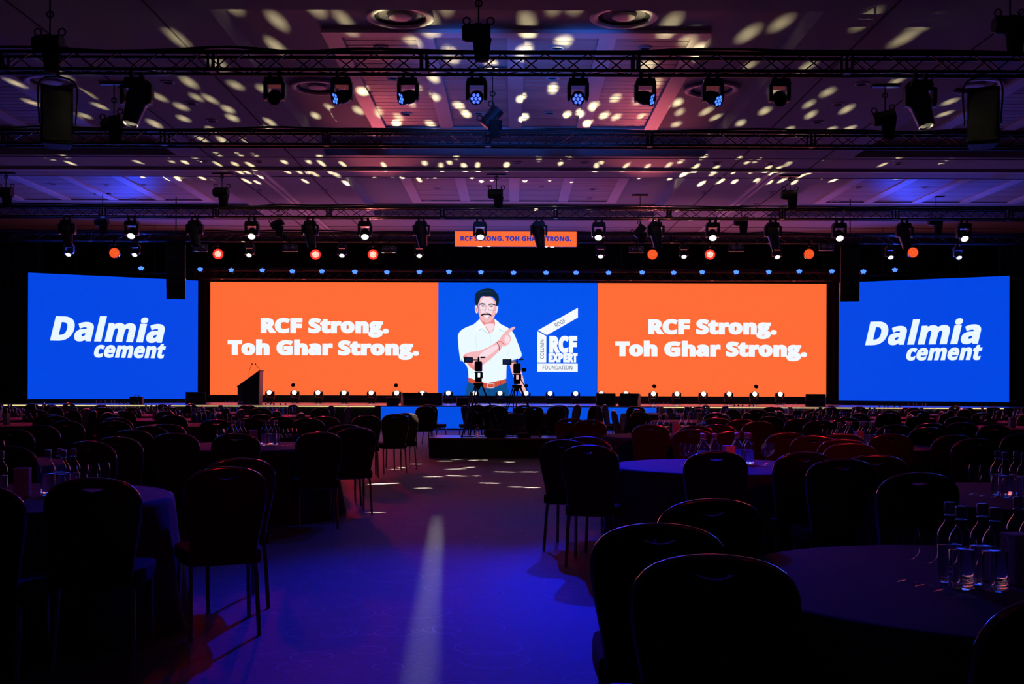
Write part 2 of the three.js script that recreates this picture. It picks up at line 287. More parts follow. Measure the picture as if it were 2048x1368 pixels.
// ---------- stage, drapes ----------
function drapeGeo(w, h, folds, amp) {
  const nx = folds * 8, g = new THREE.PlaneGeometry(w, h, nx, 1), p = g.attributes.position;
  for (let i = 0; i < p.count; i++) { const t = (p.getX(i) / w + 0.5) * folds * 2 * Math.PI; p.setZ(i, amp * Math.sin(t) + amp * 0.3 * Math.sin(t * 0.37 + 1)); }
  g.computeVertexNormals(); return g;
}
{
  const st = struct('floor_stage', box(36, DECK - 0.04, 10, 0.1, (DECK - 0.04) / 2, -40.02), MT.black);
  const dk = struct('stage_deck', box(36, 0.04, 10.02, 0.1, DECK - 0.02, -40.01), MT.deck, st);
  // stage-front LED fascia and edge light
  const xa = at(762, 830, 35).x, xb = at(1312, 830, 35).x;
  const f = thing('stage_fascia_screen', 'blue glowing LED fascia on the front of the stage', 'screen', [(xa + xb) / 2, 0.03, -35.0]);
  part('screen_panel', new THREE.PlaneGeometry(xb - xa, 0.68).translate(0, 0.36, 0.041), GL.fascia, f); part('cabinet', box(xb - xa, 0.68, 0.035, 0, 0.36, 0.0225), MT.black, f);
  area(SCREEN_BLUE, 2.0, xb - xa, 0.6, V((xa + xb) / 2, 0.39, -34.93), V((xa + xb) / 2, 0.39, 0));
  let k = 0;
  for (const [a, b] of [[10, 128], [132, 440], [448, 752], [1322, 1640], [1646, 2010]]) {
    const p = at(a, 0, 34.99).x, q = at(b, 0, 34.99).x;
    solo('stage_edge_light', rbox(q - p, 0.03, 0.03, 0.008, (p + q) / 2, DECK - 0.03, -34.985), GL.strip, ['warm LED edge strip at the outer end of stage below the lectern-side screen', 'warm LED edge strip in front of the lectern-side blue screen', 'warm LED edge strip beside the lectern', 'warm LED edge strip from the blue fascia past the orange screen', 'warm LED edge strip in front of the blue screen opposite the lectern'][k++], 'edge light');
  }
  const legs = [[-11.49, 1], [11.93, 1]];
  for (const [x] of legs) { const d = solo('stage_drape', drapeGeo(0.9, 4.9, 5, 0.07), MT.redDrape, x < 0 ? 'dark red drape between the lectern-side screen and the orange screen' : 'dark red drape between the orange screen and the far blue screen', 'drape'); d.position.set(x, DECK + 2.46, -41.25); }
  const bd = solo('backdrop_drape', drapeGeo(37, 6.2, 90, 0.06), MT.drape, 'black masking drape hung across behind the screens', 'drape'); bd.position.set(0, DECK + 3.11, -42.2);
  for (const s of [-1, 1]) { const d = solo('masking_drape', drapeGeo(3.2, 5.6, 12, 0.07), MT.drape, s < 0 ? 'black masking drape closing the stage outside the lectern-side screen' : 'black masking drape closing the stage outside the far blue screen', 'drape'); d.position.set(s * 17.9 + 0.3, DECK + 2.81, -37.6); }
}

// ---------- trusses ----------
function truss(name, d, yb, x0, x1, step, label, s = 0.24, r = 0.024) {
  const o = thing(name, label, 'truss', [0, yb, -d]);
  for (const [y, z] of [[0, 0], [0, -s], [s, 0], [s, -s]]) part('chord', bar(V(x0, y, z), V(x1, y, z), r, 10), MT.truss, o);
  const n = Math.round((x1 - x0) / step), w = (x1 - x0) / n, up = bar(V(0, 0, 0), V(w, s, 0), r * 0.42, 6, true), dn = bar(V(0, s, 0), V(w, 0, 0), r * 0.42, 6, true), fl = bar(V(0, 0, 0), V(w, 0, -s), r * 0.42, 6, true), fr = bar(V(0, 0, -s), V(w, 0, 0), r * 0.42, 6, true);
  for (let k = 0; k < n; k++) {
    const a = part('brace', k % 2 ? up : dn, MT.truss, o); a.position.x = x0 + k * w;
    const b = part('brace', k % 2 ? dn : up, MT.truss, o); b.position.set(x0 + k * w, 0, -s);
    const c = part('brace', k % 2 ? fl : fr, MT.truss, o); c.position.x = x0 + k * w;
  }
  const sp = merge([bar(V(0, 0, 0), V(0, s, 0), r * 0.8, 6), bar(V(0, 0, -s), V(0, s, -s), r * 0.8, 6), bar(V(0.08, 0, 0), V(0.08, s, 0), r * 0.8, 6), bar(V(0.08, 0, -s), V(0.08, s, -s), r * 0.8, 6), box(0.1, 0.02, s + 0.02, 0.04, s, -s / 2), box(0.1, 0.02, s + 0.02, 0.04, 0, -s / 2)]);
  for (let x = x0 + 1.3; x < x1; x += 3) part('section_joint', sp, MT.truss, o).position.x = x;
  const cable = []; for (let x = x0 + 0.1; x < x1; x += 0.9) cable.push(V(x, s + 0.05 + rr(0, 0.05), -s / 2 + rr(-0.08, 0.08)));
  part('cable', tube(cable, 0.022, cable.length * 5, 5), MT.black, o);
  const cable2 = []; for (let x = x0 + 0.1; x < x1; x += 1.3) cable2.push(V(x, s + 0.03, rr(-0.05, 0.0)));
  part('cable', tube(cable2, 0.014, cable2.length * 4, 5), MT.black, o);
  return o;
}
const D1 = 15.5, D2 = 20.3, D3 = 29, D4 = 33.9;
truss('lighting_truss', D1, TRIM, -8.6, 8.6, 0.3, 'black lighting truss with blue wash heads and two hung loudspeakers');
truss('lighting_truss', D2, TRIM, -10.8, 10.8, 0.33, 'black bare lighting truss between the hung loudspeakers and the moving heads');
truss('lighting_truss', D3, TRIM, -15.2, 15.2, 0.36, 'black lighting truss carrying alternating large and small moving heads');
truss('lighting_truss', D4, TRIM, -17.4, 17.4, 0.42, 'black lighting truss carrying red pars and the orange banner');
{ const o = truss('header_truss', 40.2, 5.3, -12.0, 12.4, 0.42, 'grey header truss along the top of the stage screen', 0.3, 0.02); for (const x of [-11, -3.6, 4, 11.4]) part('hanger', bar(V(x, 0.3, -0.15), V(x, CEIL - 5.3, -0.15), 0.01, 6), MT.blackMetal, o); }

// ---------- fixtures ----------
const hg = {
  clamp: merge([box(0.05, 0.08, 0.09, -0.07, -0.04, 0), box(0.05, 0.08, 0.09, 0.07, -0.04, 0), box(0.24, 0.02, 0.06, 0, -0.085, 0)]),
  base: extrude([[-0.15, -0.02], [-0.13, 0.05], [0.13, 0.05], [0.15, -0.02], [0.12, -0.05], [-0.12, -0.05]], 0.22, 0.01).translate(0, 0, -0.11),
  arm: extrude([[-0.02, 0.14], [0.025, 0.14], [0.025, -0.06], [0.01, -0.12], [-0.015, -0.12], [-0.02, -0.06]], 0.12, 0.006).translate(0, 0, -0.06),
  head: lathe([[0.001, -0.15], [0.05, -0.148], [0.085, -0.12], [0.105, -0.05], [0.108, 0.03], [0.095, 0.05], [0.1, 0.1], [0.1, 0.14], [0.088, 0.145], [0.085, 0.12]], 24).rotateX(Math.PI / 2),
  lens: lathe([[0.001, 0.128], [0.05, 0.126], [0.085, 0.119]], 24).rotateX(Math.PI / 2),
  longHead: lathe([[0.001, -0.36], [0.09, -0.355], [0.14, -0.31], [0.16, -0.2], [0.165, 0.0], [0.14, 0.04], [0.14, 0.1], [0.12, 0.26], [0.115, 0.34], [0.1, 0.35], [0.09, 0.32]], 20).rotateX(Math.PI / 2),
  longLens: lathe([[0.001, 0.335], [0.06, 0.33], [0.09, 0.322]], 20).rotateX(Math.PI / 2),
};
function cluster(r, n1) { const l = []; const e = () => new THREE.CircleGeometry(r * 0.27, 10); l.push(e()); for (let k = 0; k < n1; k++) l.push(e().translate(Math.cos(k / n1 * 6.283) * r * 0.64, Math.sin(k / n1 * 6.283) * r * 0.64, 0)); return merge(l); }
const clusterLens = cluster(0.092, 6).translate(0, 0, 0.135);
// a hung head: origin where its clamp meets the truss; scale k; tilt down from level, pan about the vertical
function movingHead(name, pos, o) {
  const t = thing(name, o.label, 'stage light', pos, o.pan ?? 0, o.group), k = o.k ?? 1;
  t.scale.setScalar(k); if (o.floor) t.rotation.z = Math.PI;
  part('clamp', hg.clamp, MT.blackMetal, t);
  part('base', hg.base, MT.plastic, t).position.y = -0.15;
  const big = o.big, aw = big ? 0.2 : 0.14, ay = big ? -0.33 : -0.3;
  part('yoke_arm', hg.arm, MT.plastic, t).position.set(-aw, ay, 0); part('yoke_arm', hg.arm, MT.plastic, t).position.set(aw - 0.005, ay, 0);
  if (big) part('yoke_bar', box(0.42, 0.05, 0.12, 0, -0.205, 0), MT.plastic, t);
  const h = part('head', big ? hg.longHead : hg.head, MT.plastic, t); h.position.y = big ? -0.42 : -0.37; h.rotation.set(o.tilt, o.yaw ?? 0, 0);
  part('lens', big ? hg.longLens : o.cluster ? clusterLens : hg.lens, o.lens ?? MT.dark, h);
  if (o.cluster) part('lens_plate', new THREE.CircleGeometry(0.098, 20).translate(0, 0, 0.122), MT.plastic, h);
  return t;
}
const D2R = Math.PI / 180;
// truss nearest the tables: washes
[[547, 25, 0.1, null], [682, 30, -0.8, 'b'], [815, 30, -0.9, 'b'], [953, 22, -0.05, 'w'], [1157, 22, -0.06, 'w'], [1292, 30, 0.9, 'b'], [1428, 35, 0.6, 'b'], [1562, 25, -0.1, null]].forEach(([u, tilt, yaw, lit], i) => {
  const x = at(u, 150, D1).x;
  const label = lit === 'w' ? 'wash head on the near truss glowing bright blue towards the tables' : lit === 'b' ? 'wash head on the near truss with blue lenses turned aside' : 'dark wash head at the end of the row on the near truss';
  movingHead('wash_moving_head', [x, TRIM - 0.02, -D1 - 0.1], { label, group: lit === 'w' ? 'lit blue wash heads' : lit === 'b' ? 'turned wash heads' : 'dark wash heads', k: 0.92, tilt: tilt * D2R, yaw, cluster: true, lens: lit === 'w' ? GL.blueWhite : lit === 'b' ? GL.blue : MT.dark });
  if (u === 815 || u === 1292) spot(lin(0.03, 0.16, 1), 42, V(x, TRIM - 0.3, -D1 - 0.28), V(0.1 + x * 0.25, CEIL + 0.3, -21.8), 24, 0.9, 3);
  if (lit === 'w') { const p = V(x, TRIM - 0.02 - 0.4, -D1 + 0.12); spot(lin(0.002, 0.01, 1), x < 0 ? 210 : 290, p, x < 0 ? V(-0.55, 0, -6.2) : V(1.2, 0.4, -8.4), x < 0 ? 15 : 12, 0.9, 2.5); spot(lin(0.01, 0.04, 1), 16, p, V(x * 4, 0, -4), 62, 0.7, 2.5); }
});
for (const [u, w] of [[268, 'blue-lit side of the near truss'], [1846, 'far side of the near truss']]) movingHead('profile_moving_head', [at(u, 160, D1).x, TRIM - 0.02, -D1 - 0.12], { label: 'large dark profile moving head hung beside a loudspeaker on the near truss', group: 'large profile heads on the near truss', big: true, k: 1.0, tilt: 75 * D2R, yaw: u < 1000 ? -0.2 : 0.2 });
// truss with alternating heads
for (const u of [131, 387, 619, 842, 1078, 1313, 1548, 1812]) movingHead('profile_moving_head', [at(u, 432, D3).x, TRIM - 0.02, -D3 - 0.12], { label: 'large dark profile moving head on the truss of alternating heads', group: 'large profile heads in the alternating row', big: true, tilt: 78 * D2R, yaw: 0.15 });
for (const u of [261, 502, 729, 960, 1198, 1427, 1681, 1931]) movingHead('beam_moving_head', [at(u, 432, D3).x, TRIM - 0.02, -D3 - 0.12], { label: 'small beam moving head with white lit lens on the truss of alternating heads', group: 'white beam heads in the alternating row', k: 1.12, tilt: 42 * D2R, yaw: u < 1000 ? 0.08 : -0.08, lens: GL.white });
// banner truss
for (const u of [135, 268, 497, 683, 838, 1202, 1369, 1556, 1783, 1920]) movingHead('beam_moving_head', [at(u, 483, D4).x, TRIM - 0.02, -D4 - 0.12], { label: 'small beam moving head with white lit lens on the banner truss', group: 'white beam heads on the banner truss', k: 0.92, tilt: 48 * D2R, yaw: u < 1000 ? 0.05 : -0.05, lens: GL.white });
const parG = { body: lathe([[0.1, -0.16], [0.15, -0.14], [0.17, 0], [0.172, 0.02], [0.16, 0.02], [0.158, 0.0]], 26).rotateX(Math.PI / 2), face: new THREE.CircleGeometry(0.158, 26).translate(0, 0, 0.004), leds: null, yoke: tube([V(-0.18, 0, 0), V(-0.18, 0.18, 0), V(-0.1, 0.26, 0), V(0.1, 0.26, 0), V(0.18, 0.18, 0), V(0.18, 0, 0)], 0.012, 30, 6) };
{ const l = []; for (let ring = 0; ring < 4; ring++) for (let k = 0; k < (ring ? ring * 7 : 1); k++) { const a = k / Math.max(1, ring * 7) * 6.283; l.push(new THREE.CircleGeometry(0.017, 8).translate(Math.cos(a) * ring * 0.041, Math.sin(a) * ring * 0.041, 0.012)); } parG.leds = merge(l); }
[[229, 506, 1], [436, 508, 0], [631, 509, 0], [746, 509, 0], [1305, 509, 1], [1420, 509, 0], [1618, 508, 1], [1826, 505, 1]].forEach(([u, v, amber], i) => {
  const p = at(u, v, D4), o = thing('par_light', amber ? 'round LED par on the banner truss glowing orange red' : 'round LED par on the banner truss glowing hot red', 'stage light', p, (1024 - u) / 6000, amber ? 'orange red pars on the banner truss' : 'hot red pars on the banner truss');
  part('body', parG.body, MT.plastic, o); part('yoke', parG.yoke, MT.blackMetal, o); part('hanger', box(0.05, TRIM - p.y - 0.22, 0.05, 0, 0.25 + (TRIM - p.y - 0.26) / 2, 0), MT.blackMetal, o);
  const f = part('face', parG.face, amber ? glow([1, 0.045, 0.008], 0.8) : GL.red, o); part('led_cluster', parG.leds, amber ? glow([1, 0.16, 0.03], 1) : glow([1, 0.75, 0.6], 1.6), f).scale.setScalar(amber ? 1 : 0.72);
  if (u === 746 || u === 1305) spot(lin(1, 0.16, 0.18), 120, V(p.x, p.y + 0.02, p.z + 0.05), V(p.x * 0.5, CEIL + 0.5, -20.5), 12, 0.9, 6);
  else spot(lin(1, 0.008, 0.05), 125, V(p.x, p.y - 0.02, p.z + 0.05), V(p.x * 0.8, 0, -21), 17, 0.9, 6);
});
// two-lamp blinders
const blG = merge([rbox(0.46, 0.22, 0.16, 0.02)]), blL = merge([-0.11, 0.11].map((x) => lathe([[0.09, 0.0], [0.095, 0.02], [0.08, 0.02], [0.075, 0.004]], 20).rotateX(Math.PI / 2).translate(x, 0, 0.08)));
const blB = [-0.11, 0.11].map((x) => lathe([[0.001, 0.03], [0.05, 0.02], [0.078, 0.004]], 18).rotateX(Math.PI / 2).translate(x, 0, 0.06));
for (const [u, v] of [[400, 496], [580, 496], [778, 499], [1273, 499], [1473, 496], [1653, 494]]) {
  const p = at(u, v, D4), o = thing('blinder_light', 'unlit two-lamp blinder hung from the banner truss', 'stage light', p, 0, 'blinders on the banner truss');
  part('housing', blG, MT.plastic, o); part('lamp_ring', blL, MT.cap, o); for (const g of blB) part('lamp', g, MT.cap, o);
  part('hanger', box(0.05, TRIM - p.y - 0.1, 0.05, 0, 0.1 + (TRIM - p.y - 0.1) / 2, 0), MT.blackMetal, o);
}
// blue LED heads along the header truss
const bhG = { can: lathe([[0.05, -0.12], [0.1, -0.1], [0.12, 0], [0.12, 0.04], [0.105, 0.04]], 18).rotateX(Math.PI / 2), eye: new THREE.CircleGeometry(0.04, 10), bracket: merge([box(0.03, 0.36, 0.03, 0, -0.13, -0.18), box(0.03, 0.03, 0.16, 0, 0, -0.12)]) };
const bhEye = merge([[-0.062, 0.018], [0, 0.04], [0.062, 0.018], [-0.035, -0.03], [0.035, -0.03]].map(([x, y]) => bhG.eye.clone().translate(x, y, 0.042)));
[[283, 537], [401, 539], [463, 540.5], [525, 541], [585, 543], [644, 543], [710, 544], [774, 545], [839, 544.5], [898, 544], [962, 545], [1027, 546], [1092, 546], [1152, 546], [1217, 546], [1284, 545.5], [1347, 546], [1404, 545], [1472, 545], [1537, 544.5], [1598, 543], [1663, 543], [1726, 543.5], [1789, 540]].forEach(([u, v], i) => {
  const d = u < 300 || u > 1700 ? 38.42 : 40.0, p = at(u, v, d), o = thing('blue_led_light', u < 300 || u > 1700 ? 'small blue LED light above an angled side screen' : 'small blue LED light on the header truss above the stage screen', 'stage light', p, 0, u < 300 || u > 1700 ? 'blue lights above the side screens' : 'blue lights along the header truss');
  part('body', bhG.can, MT.plastic, o); part('eye', bhEye, GL.blue, o); part('bracket', bhG.bracket, MT.blackMetal, o);
  const aim = { 283: [V(-12.5, CEIL, -29), 26, 110], 1789: [V(12.8, CEIL, -29), 26, 110], }[u];
  if (aim) spot(lin(0.01, 0.06, 1), aim[2], V(p.x, p.y, p.z + 0.06), aim[0], aim[1], 0.9, 3);
});
for (const [x0, x1, lab] of [[-15.8, -12.05, 'black pipe carrying a blue light above the lectern-side screen'], [12.5, 16.2, 'black pipe carrying blue lights above the far blue screen']]) { const o = thing('hung_pipe', lab, 'pipe', [0, 5.32, -38.6]); part('pipe', bar(V(x0, 0, 0), V(x1, 0, 0), 0.024, 10), MT.truss, o); for (const x of [x0 + 0.5, x1 - 0.5]) part('hanger', bar(V(x, 0, 0), V(x, CEIL - 5.32, 0), 0.01, 6), MT.blackMetal, o); }

// chain hoists
const hoG = { motor: merge([cyl(0.13, 0.13, 0.34, 18).rotateZ(Math.PI / 2), box(0.1, 0.22, 0.2), cyl(0.1, 0.13, 0.06, 18).rotateZ(Math.PI / 2).translate(-0.2, 0, 0)]), hook: new THREE.TorusGeometry(0.045, 0.012, 8, 16), bag: lathe([[0.001, -0.26], [0.1, -0.25], [0.13, 0], [0.14, 0.06], [0.13, 0.06]], 14), handles: merge([new THREE.TorusGeometry(0.05, 0.012, 6, 14).translate(-0.17, 0.17, 0), new THREE.TorusGeometry(0.05, 0.012, 6, 14).translate(0.17, 0.17, 0)]), plate: box(0.5, 0.03, 0.12) };
for (const [u, v, d, w, tl] of [[957, 66, D1, 'over the middle of the near truss', 0], [100, 88, D1, 'over an end of the near truss', 0], [2020, 50, D1, 'over an end of the near truss', 0], [985, 233, D2, 'over the middle of the bare truss', 0.9], [228, 246, D2, 'over an outer part of the bare truss', 0.3], [1770, 236, D2, 'over an outer part of the bare truss', 0.2], [12, 385, D3, 'over the end of the alternating-head truss', 0], [444, 385, D3, 'over the alternating-head truss', 0], [993, 388, D3, 'over the middle of the alternating-head truss', 0], [1580, 390, D3, 'over the alternating-head truss', 0], [205, 443, D4, 'at the banner truss', 0.2], [556, 447, D4, 'at the banner truss', 0.5], [1280, 461, D4, 'at the banner truss', 0.9], [1483, 443, D4, 'at the banner truss', 0.1], [1872, 443, D4, 'at the banner truss', 0]]) {
  const p = at(u, v, d + 0.12), o = thing('chain_hoist', 'black chain hoist motor ' + w, 'hoist', p, 0, 'chain hoists ' + w);
  part('motor', hoG.motor, MT.black, o).rotation.z = tl; part('handle', hoG.handles, MT.blackMetal, o).rotation.z = tl;
  part('chain', bar(V(0, 0.1, 0), V(0, ceilAt(p.x, p.z) - p.y, 0), 0.012, 6), MT.blackMetal, o); part('top_hook', hoG.hook, MT.blackMetal, o).position.y = 0.42;
  part('chain_bag', hoG.bag, MT.drape, o).position.set(0.05, -0.16, 0.05); part('ceiling_plate', hoG.plate, MT.blackMetal, o).position.y = ceilAt(p.x, p.z) - p.y - 0.02;
}
// loudspeakers hung from the near truss
for (const [u, s] of [[115, -1], [1965, 1]]) {
  const p = at(u, 292, D1 + 0.1), h = 0.78, o = thing('hung_loudspeaker', s < 0 ? 'black tapered loudspeaker box hung on the lectern side of the near truss' : 'black tapered loudspeaker box hung on the far side of the near truss', 'loudspeaker', p, s * -0.35);
  part('cabinet', extrude([[-0.2, -0.19], [0.2, -0.19], [0.14, 0.2], [-0.14, 0.2]], h, 0.01).rotateX(-Math.PI / 2), MT.black, o);
  part('grille', rbox(0.37, h - 0.08, 0.02, 0.006, 0, h / 2, 0.212), MT.drape, o);
  part('bracket', tube([V(-0.24, h * 0.4, 0), V(-0.24, h + 0.1, 0), V(-0.15, h + 0.18, 0), V(0.15, h + 0.18, 0), V(0.24, h + 0.1, 0), V(0.24, h * 0.4, 0)], 0.014, 40, 6), MT.blackMetal, o);
  part('hanger', box(0.05, TRIM - p.y - h - 0.19, 0.05, 0, h + 0.19 + (TRIM - p.y - h - 0.19) / 2, 0), MT.blackMetal, o);
}
// line arrays either side of the stage
for (const [u, v, s] of [[352, 492, -1], [1700, 497, 1]]) {
  const top = at(u, v, 34.6), o = thing('line_array', s < 0 ? 'black curved line array in front of the lectern-side blue screen' : 'black curved line array in front of the far blue screen', 'loudspeaker', top, -s * 0.25);
  const n = 8, ch = 0.2; let a = 0, y = 0, z = 0;
  const cab = extrude([[-0.26, -ch / 2 + 0.012], [0.26, -ch / 2 + 0.004], [0.26, ch / 2 - 0.004], [-0.26, ch / 2 - 0.012]], 0.56, 0.004).translate(0, 0, -0.28).rotateY(-Math.PI / 2), gr = box(0.5, ch - 0.03, 0.012, 0, 0, 0.27);
  part('flying_frame', box(0.58, 0.05, 0.56, 0, 0.03, 0), MT.blackMetal, o);
  part('hanger', bar(V(0, 0.05, 0), V(0, ceilAt(top.x, top.z) - top.y + 0.01, 0), 0.018, 8), MT.blackMetal, o);
  for (let k = 0; k < n; k++) {
    a += k > 2 ? 0.045 + k * 0.006 : 0.015; const c = part('cabinet', cab, MT.black, o); c.rotation.x = a; c.position.set(0, y - Math.cos(a) * ch / 2, z - Math.sin(a) * ch / 2); part('grille', gr, MT.drape, c);
    y -= Math.cos(a) * ch; z -= Math.sin(a) * ch;
  }
}

// ---------- on the stage ----------
const gobo = [], heads = [540, 590, 637, 689, 743, 794, 845, 897, 949, 1000, 1052, 1100, 1151, 1202, 1251, 1306, 1353, 1406, 1457, 1508, 1559];
heads.forEach((u, i) => {
  const p = at(u, 790, 39.6), o = movingHead('stage_beam_light', [p.x, DECK, -39.6], { label: 'floor-standing beam light on stage with warm white lens in the row before the screen', group: 'beam lights along the foot of the stage screen', k: 0.98, floor: true, tilt: 0.12, lens: GL.white, cluster: false });
  gobo.push({ o, x: p.x, src: V(p.x, DECK + 0.62, -39.3), holes: [], pts: [] });
});
{
  const p = at(501, 808, 36.6), o = thing('lectern', 'dark slanted lectern with two gooseneck microphones on the stage', 'lectern', [p.x, DECK, -36.6], 0);
  part('body', extrude([[-0.36, 0], [0.33, 0], [0.36, 1.08], [-0.36, 0.55]], 0.5, 0.008).translate(0, 0.01, -0.25), mat([0.05, 0.045, 0.06], { roughness: 0.5 }), o);
  part('front_panel', extrude([[-0.18, 0.03], [0.31, 0.03], [0.335, 0.95], [-0.18, 0.6]], 0.02, 0.004).translate(0, 0.02, 0.26), MT.black, o);
  part('top_board', extrude([[-0.38, 0.55], [0.37, 1.09], [0.37, 1.125], [-0.38, 0.585]], 0.56, 0.004).translate(0, 0.01, -0.28), MT.wood, o);
  for (const [x, dx, z] of [[-0.02, 0.12, 0.12], [0.3, -0.2, -0.1]]) { const m = part('microphone', merge([tube([V(x, 0.86 + x * 0.7, z), V(x, 1.08, z), V(x + dx * 0.3, 1.2, z), V(x + dx * 0.8, 1.33, z)], 0.006, 16, 6), new THREE.SphereGeometry(0.022, 10, 8).translate(x + dx * 0.8, 1.34, z)]), MT.black, o); }
}
const wedge = extrude([[-0.24, 0], [0.26, 0], [0.26, 0.16], [0.02, 0.38], [-0.2, 0.36]], 0.62, 0.012).rotateY(Math.PI / 2).translate(-0.31, 0.012, 0), wedgeG = box(0.56, 0.3, 0.012, 0, 0, 0).rotateX(-0.83).translate(0, 0.285, -0.15);
for (const [u, d, lab, t] of [[394, 36.4, 'black wedge monitor beside the lectern in front of the drape', 0.3], [826, 36.2, 'black wedge monitor at the stage centre, lectern half, outer of the pair', 0.25], [868, 36.2, 'black wedge monitor at the stage centre, lectern half, inner of the pair', 0.05], [1214, 36.2, 'black wedge monitor at the stage centre, far half, inner of the pair', -0.05], [1262, 36.2, 'black wedge monitor at the stage centre, far half, outer of the pair', -0.3], [1634, 36.4, 'black wedge monitor in front of the far drape', -0.3]]) {
  const o = thing('wedge_monitor', lab, 'loudspeaker', [at(u, 0, d).x, DECK, -d], Math.PI + t); part('cabinet', wedge, MT.black, o); part('grille', wedgeG, MT.drape, o);
}
{ // small boxes along the stage lip
  const dm = rbox(0.4, 0.26, 0.28, 0.02, 0, 0.13, 0);
  for (const [u, lab] of [[276, 'small black box on the stage lip below the lectern-side screen'], [788, 'small black confidence box on the stage lip beside the paired wedges'], [928, 'small black box on the stage lip behind the tripods']]) { const o = thing('stage_box', lab, 'box', [at(u, 0, 35.6).x, DECK, -35.6], 0.1); part('case', dm, MT.black, o); part('handle', tube([V(-0.08, 0.262, 0), V(-0.06, 0.3, 0), V(0.06, 0.3, 0), V(0.08, 0.262, 0)], 0.01, 12, 5), MT.blackMetal, o); }
}

// ---------- camera riser ----------
const RX0 = at(858, 900, 21.4).x, RX1 = at(1129, 900, 21.4).x, RY = 0.385;
{
  const o = thing('camera_riser', 'low black riser with a shiny deck under the two tripods', 'riser', [(RX0 + RX1) / 2, 0, -22.0]);
  part('skirt', box(RX1 - RX0, RY - 0.03, 1.2, 0, (RY - 0.03) / 2, 0), MT.drape, o); part('deck', rbox(RX1 - RX0 + 0.03, 0.03, 1.23, 0.008, 0, RY - 0.015, 0), mat([0.1, 0.09, 0.1], { roughness: 0.3 }), o);
  const tripod = (u, v, lab, camLab, mirror) => {
    const p = at(u, v, 22.0), h = p.y - RY, t = thing('camera_tripod', lab, 'tripod', [p.x, RY, -22.0]);
    for (let k = 0; k < 3; k++) {
      const a = k * 2.094 + (mirror ? 0.35 : 0.15), c = Math.cos(a), s = Math.sin(a), top = V(c * 0.07, h - 0.26, s * 0.07), mid = V(c * 0.28, h * 0.42, s * 0.28), foot = V(c * 0.5, 0.012, s * 0.5), n = V(-s * 0.03, 0, c * 0.03);
      const l = part('leg', merge([bar(top.clone().add(n), mid.clone().add(n), 0.012, 7), bar(top.clone().sub(n), mid.clone().sub(n), 0.012, 7), bar(mid, foot, 0.014, 7), box(0.05, 0.07, 0.05, mid.x, mid.y, mid.z)]), MT.blackMetal, t);
      part('foot', new THREE.SphereGeometry(0.025, 8, 6).translate(foot.x, 0.025, foot.z), MT.black, l);
    }
    part('spreader', merge([0, 1, 2].map((k) => bar(V(0, h * 0.36, 0), V(Math.cos(k * 2.094 + 0.2) * 0.3, h * 0.4, Math.sin(k * 2.094 + 0.2) * 0.3), 0.008, 6))), MT.blackMetal, t);
    part('bowl', lathe([[0.001, h - 0.36], [0.03, h - 0.34], [0.04, h - 0.3], [0.1, h - 0.26], [0.1, h - 0.22], [0.001, h - 0.21]], 16), MT.black, t);
    part('fluid_head', merge([rbox(0.13, 0.1, 0.13, 0.02, 0, h - 0.155, 0), rbox(0.16, 0.02, 0.2, 0.006, 0, h - 0.01, 0), rbox(0.05, 0.12, 0.05, 0.01, -0.04, h - 0.07, 0), rbox(0.05, 0.12, 0.05, 0.01, 0.06, h - 0.07, 0)]), MT.black, t);
    part('pan_handle', bar(V(mirror ? 0.07 : 0.04, h - 0.1, 0.05), V(mirror ? 0.2 : 0.1, h - 0.32, 0.42), 0.01, 7), MT.black, t);
    const c = thing('video_camera', camLab, 'camera', [p.x, RY + h, -22.0]);
    part('body', rbox(0.15, 0.2, 0.3, 0.03, 0, 0.11, 0.0), MT.plastic, c); part('lens', cyl(0.055, 0.062, 0.16, 18).rotateX(Math.PI / 2).translate(0, 0.12, -0.22), MT.black, c);
    part('top_handle', tube([V(0, 0.2, -0.12), V(0, 0.27, -0.1), V(0, 0.28, 0.08), V(0, 0.2, 0.12)], 0.016, 20, 7), MT.black, c);
    const mo = part('monitor', rbox(0.18, 0.11, 0.02, 0.006, -0.2, 0.24, 0.06), MT.plastic, c); part('monitor_screen', new THREE.PlaneGeometry(0.13, 0.075).translate(-0.2, 0.24, 0.0715), glow([0.01, 0.03, 0.12], 0.5), mo);
    part('microphone', bar(V(0.05, 0.29, 0.05), V(0.12, 0.3, -0.18), 0.017, 9), MT.black, c); part('monitor_arm', bar(V(-0.11, 0.24, 0.05), V(0.0, 0.24, 0.03), 0.01, 6), MT.black, c);
    if (mirror) part('viewfinder', rbox(0.09, 0.07, 0.14, 0.02, 0.14, 0.08, 0.08), MT.black, c);
  };
  tripod(957, 744, 'black video tripod with low monitor arm on the lectern side of the riser', 'black video camera with open side monitor on the lectern-side tripod', false);
  tripod(1034, 748, 'black video tripod with angled pan bar on the far side of the riser', 'black video camera with rear viewfinder on the far tripod', true);
  const bag = (u, w, h, lab) => { const q = onLevel(u, 876, RY); const b = thing('equipment_bag', lab, 'bag', [q.x, RY, -21.7], 0.2); part('body', rbox(w, h, 0.24, h * 0.4, 0, h / 2, 0), MT.drape, b); part('strap', tube([V(-w * 0.3, h, 0), V(-w * 0.15, h + 0.05, 0.02), V(w * 0.15, h + 0.04, 0), V(w * 0.3, h, 0.03)], 0.012, 16, 6), MT.black, b); };
  bag(990, 0.42, 0.16, 'black equipment bag lying on the riser between the tripods'); bag(1048, 0.26, 0.09, 'small dark pouch lying on the riser by the far tripod');
  const cb = []; for (let k = 0; k < 14; k++) cb.push(V(at(930, 0, 21.9).x + k * 0.1 + rr(-0.05, 0.05), RY + 0.012, -21.75 + rr(-0.15, 0.15))); solo('loose_cable', tube(cb, 0.008, 80, 5), MT.black, 'loose black cable coiled across the riser deck', 'cable');
}

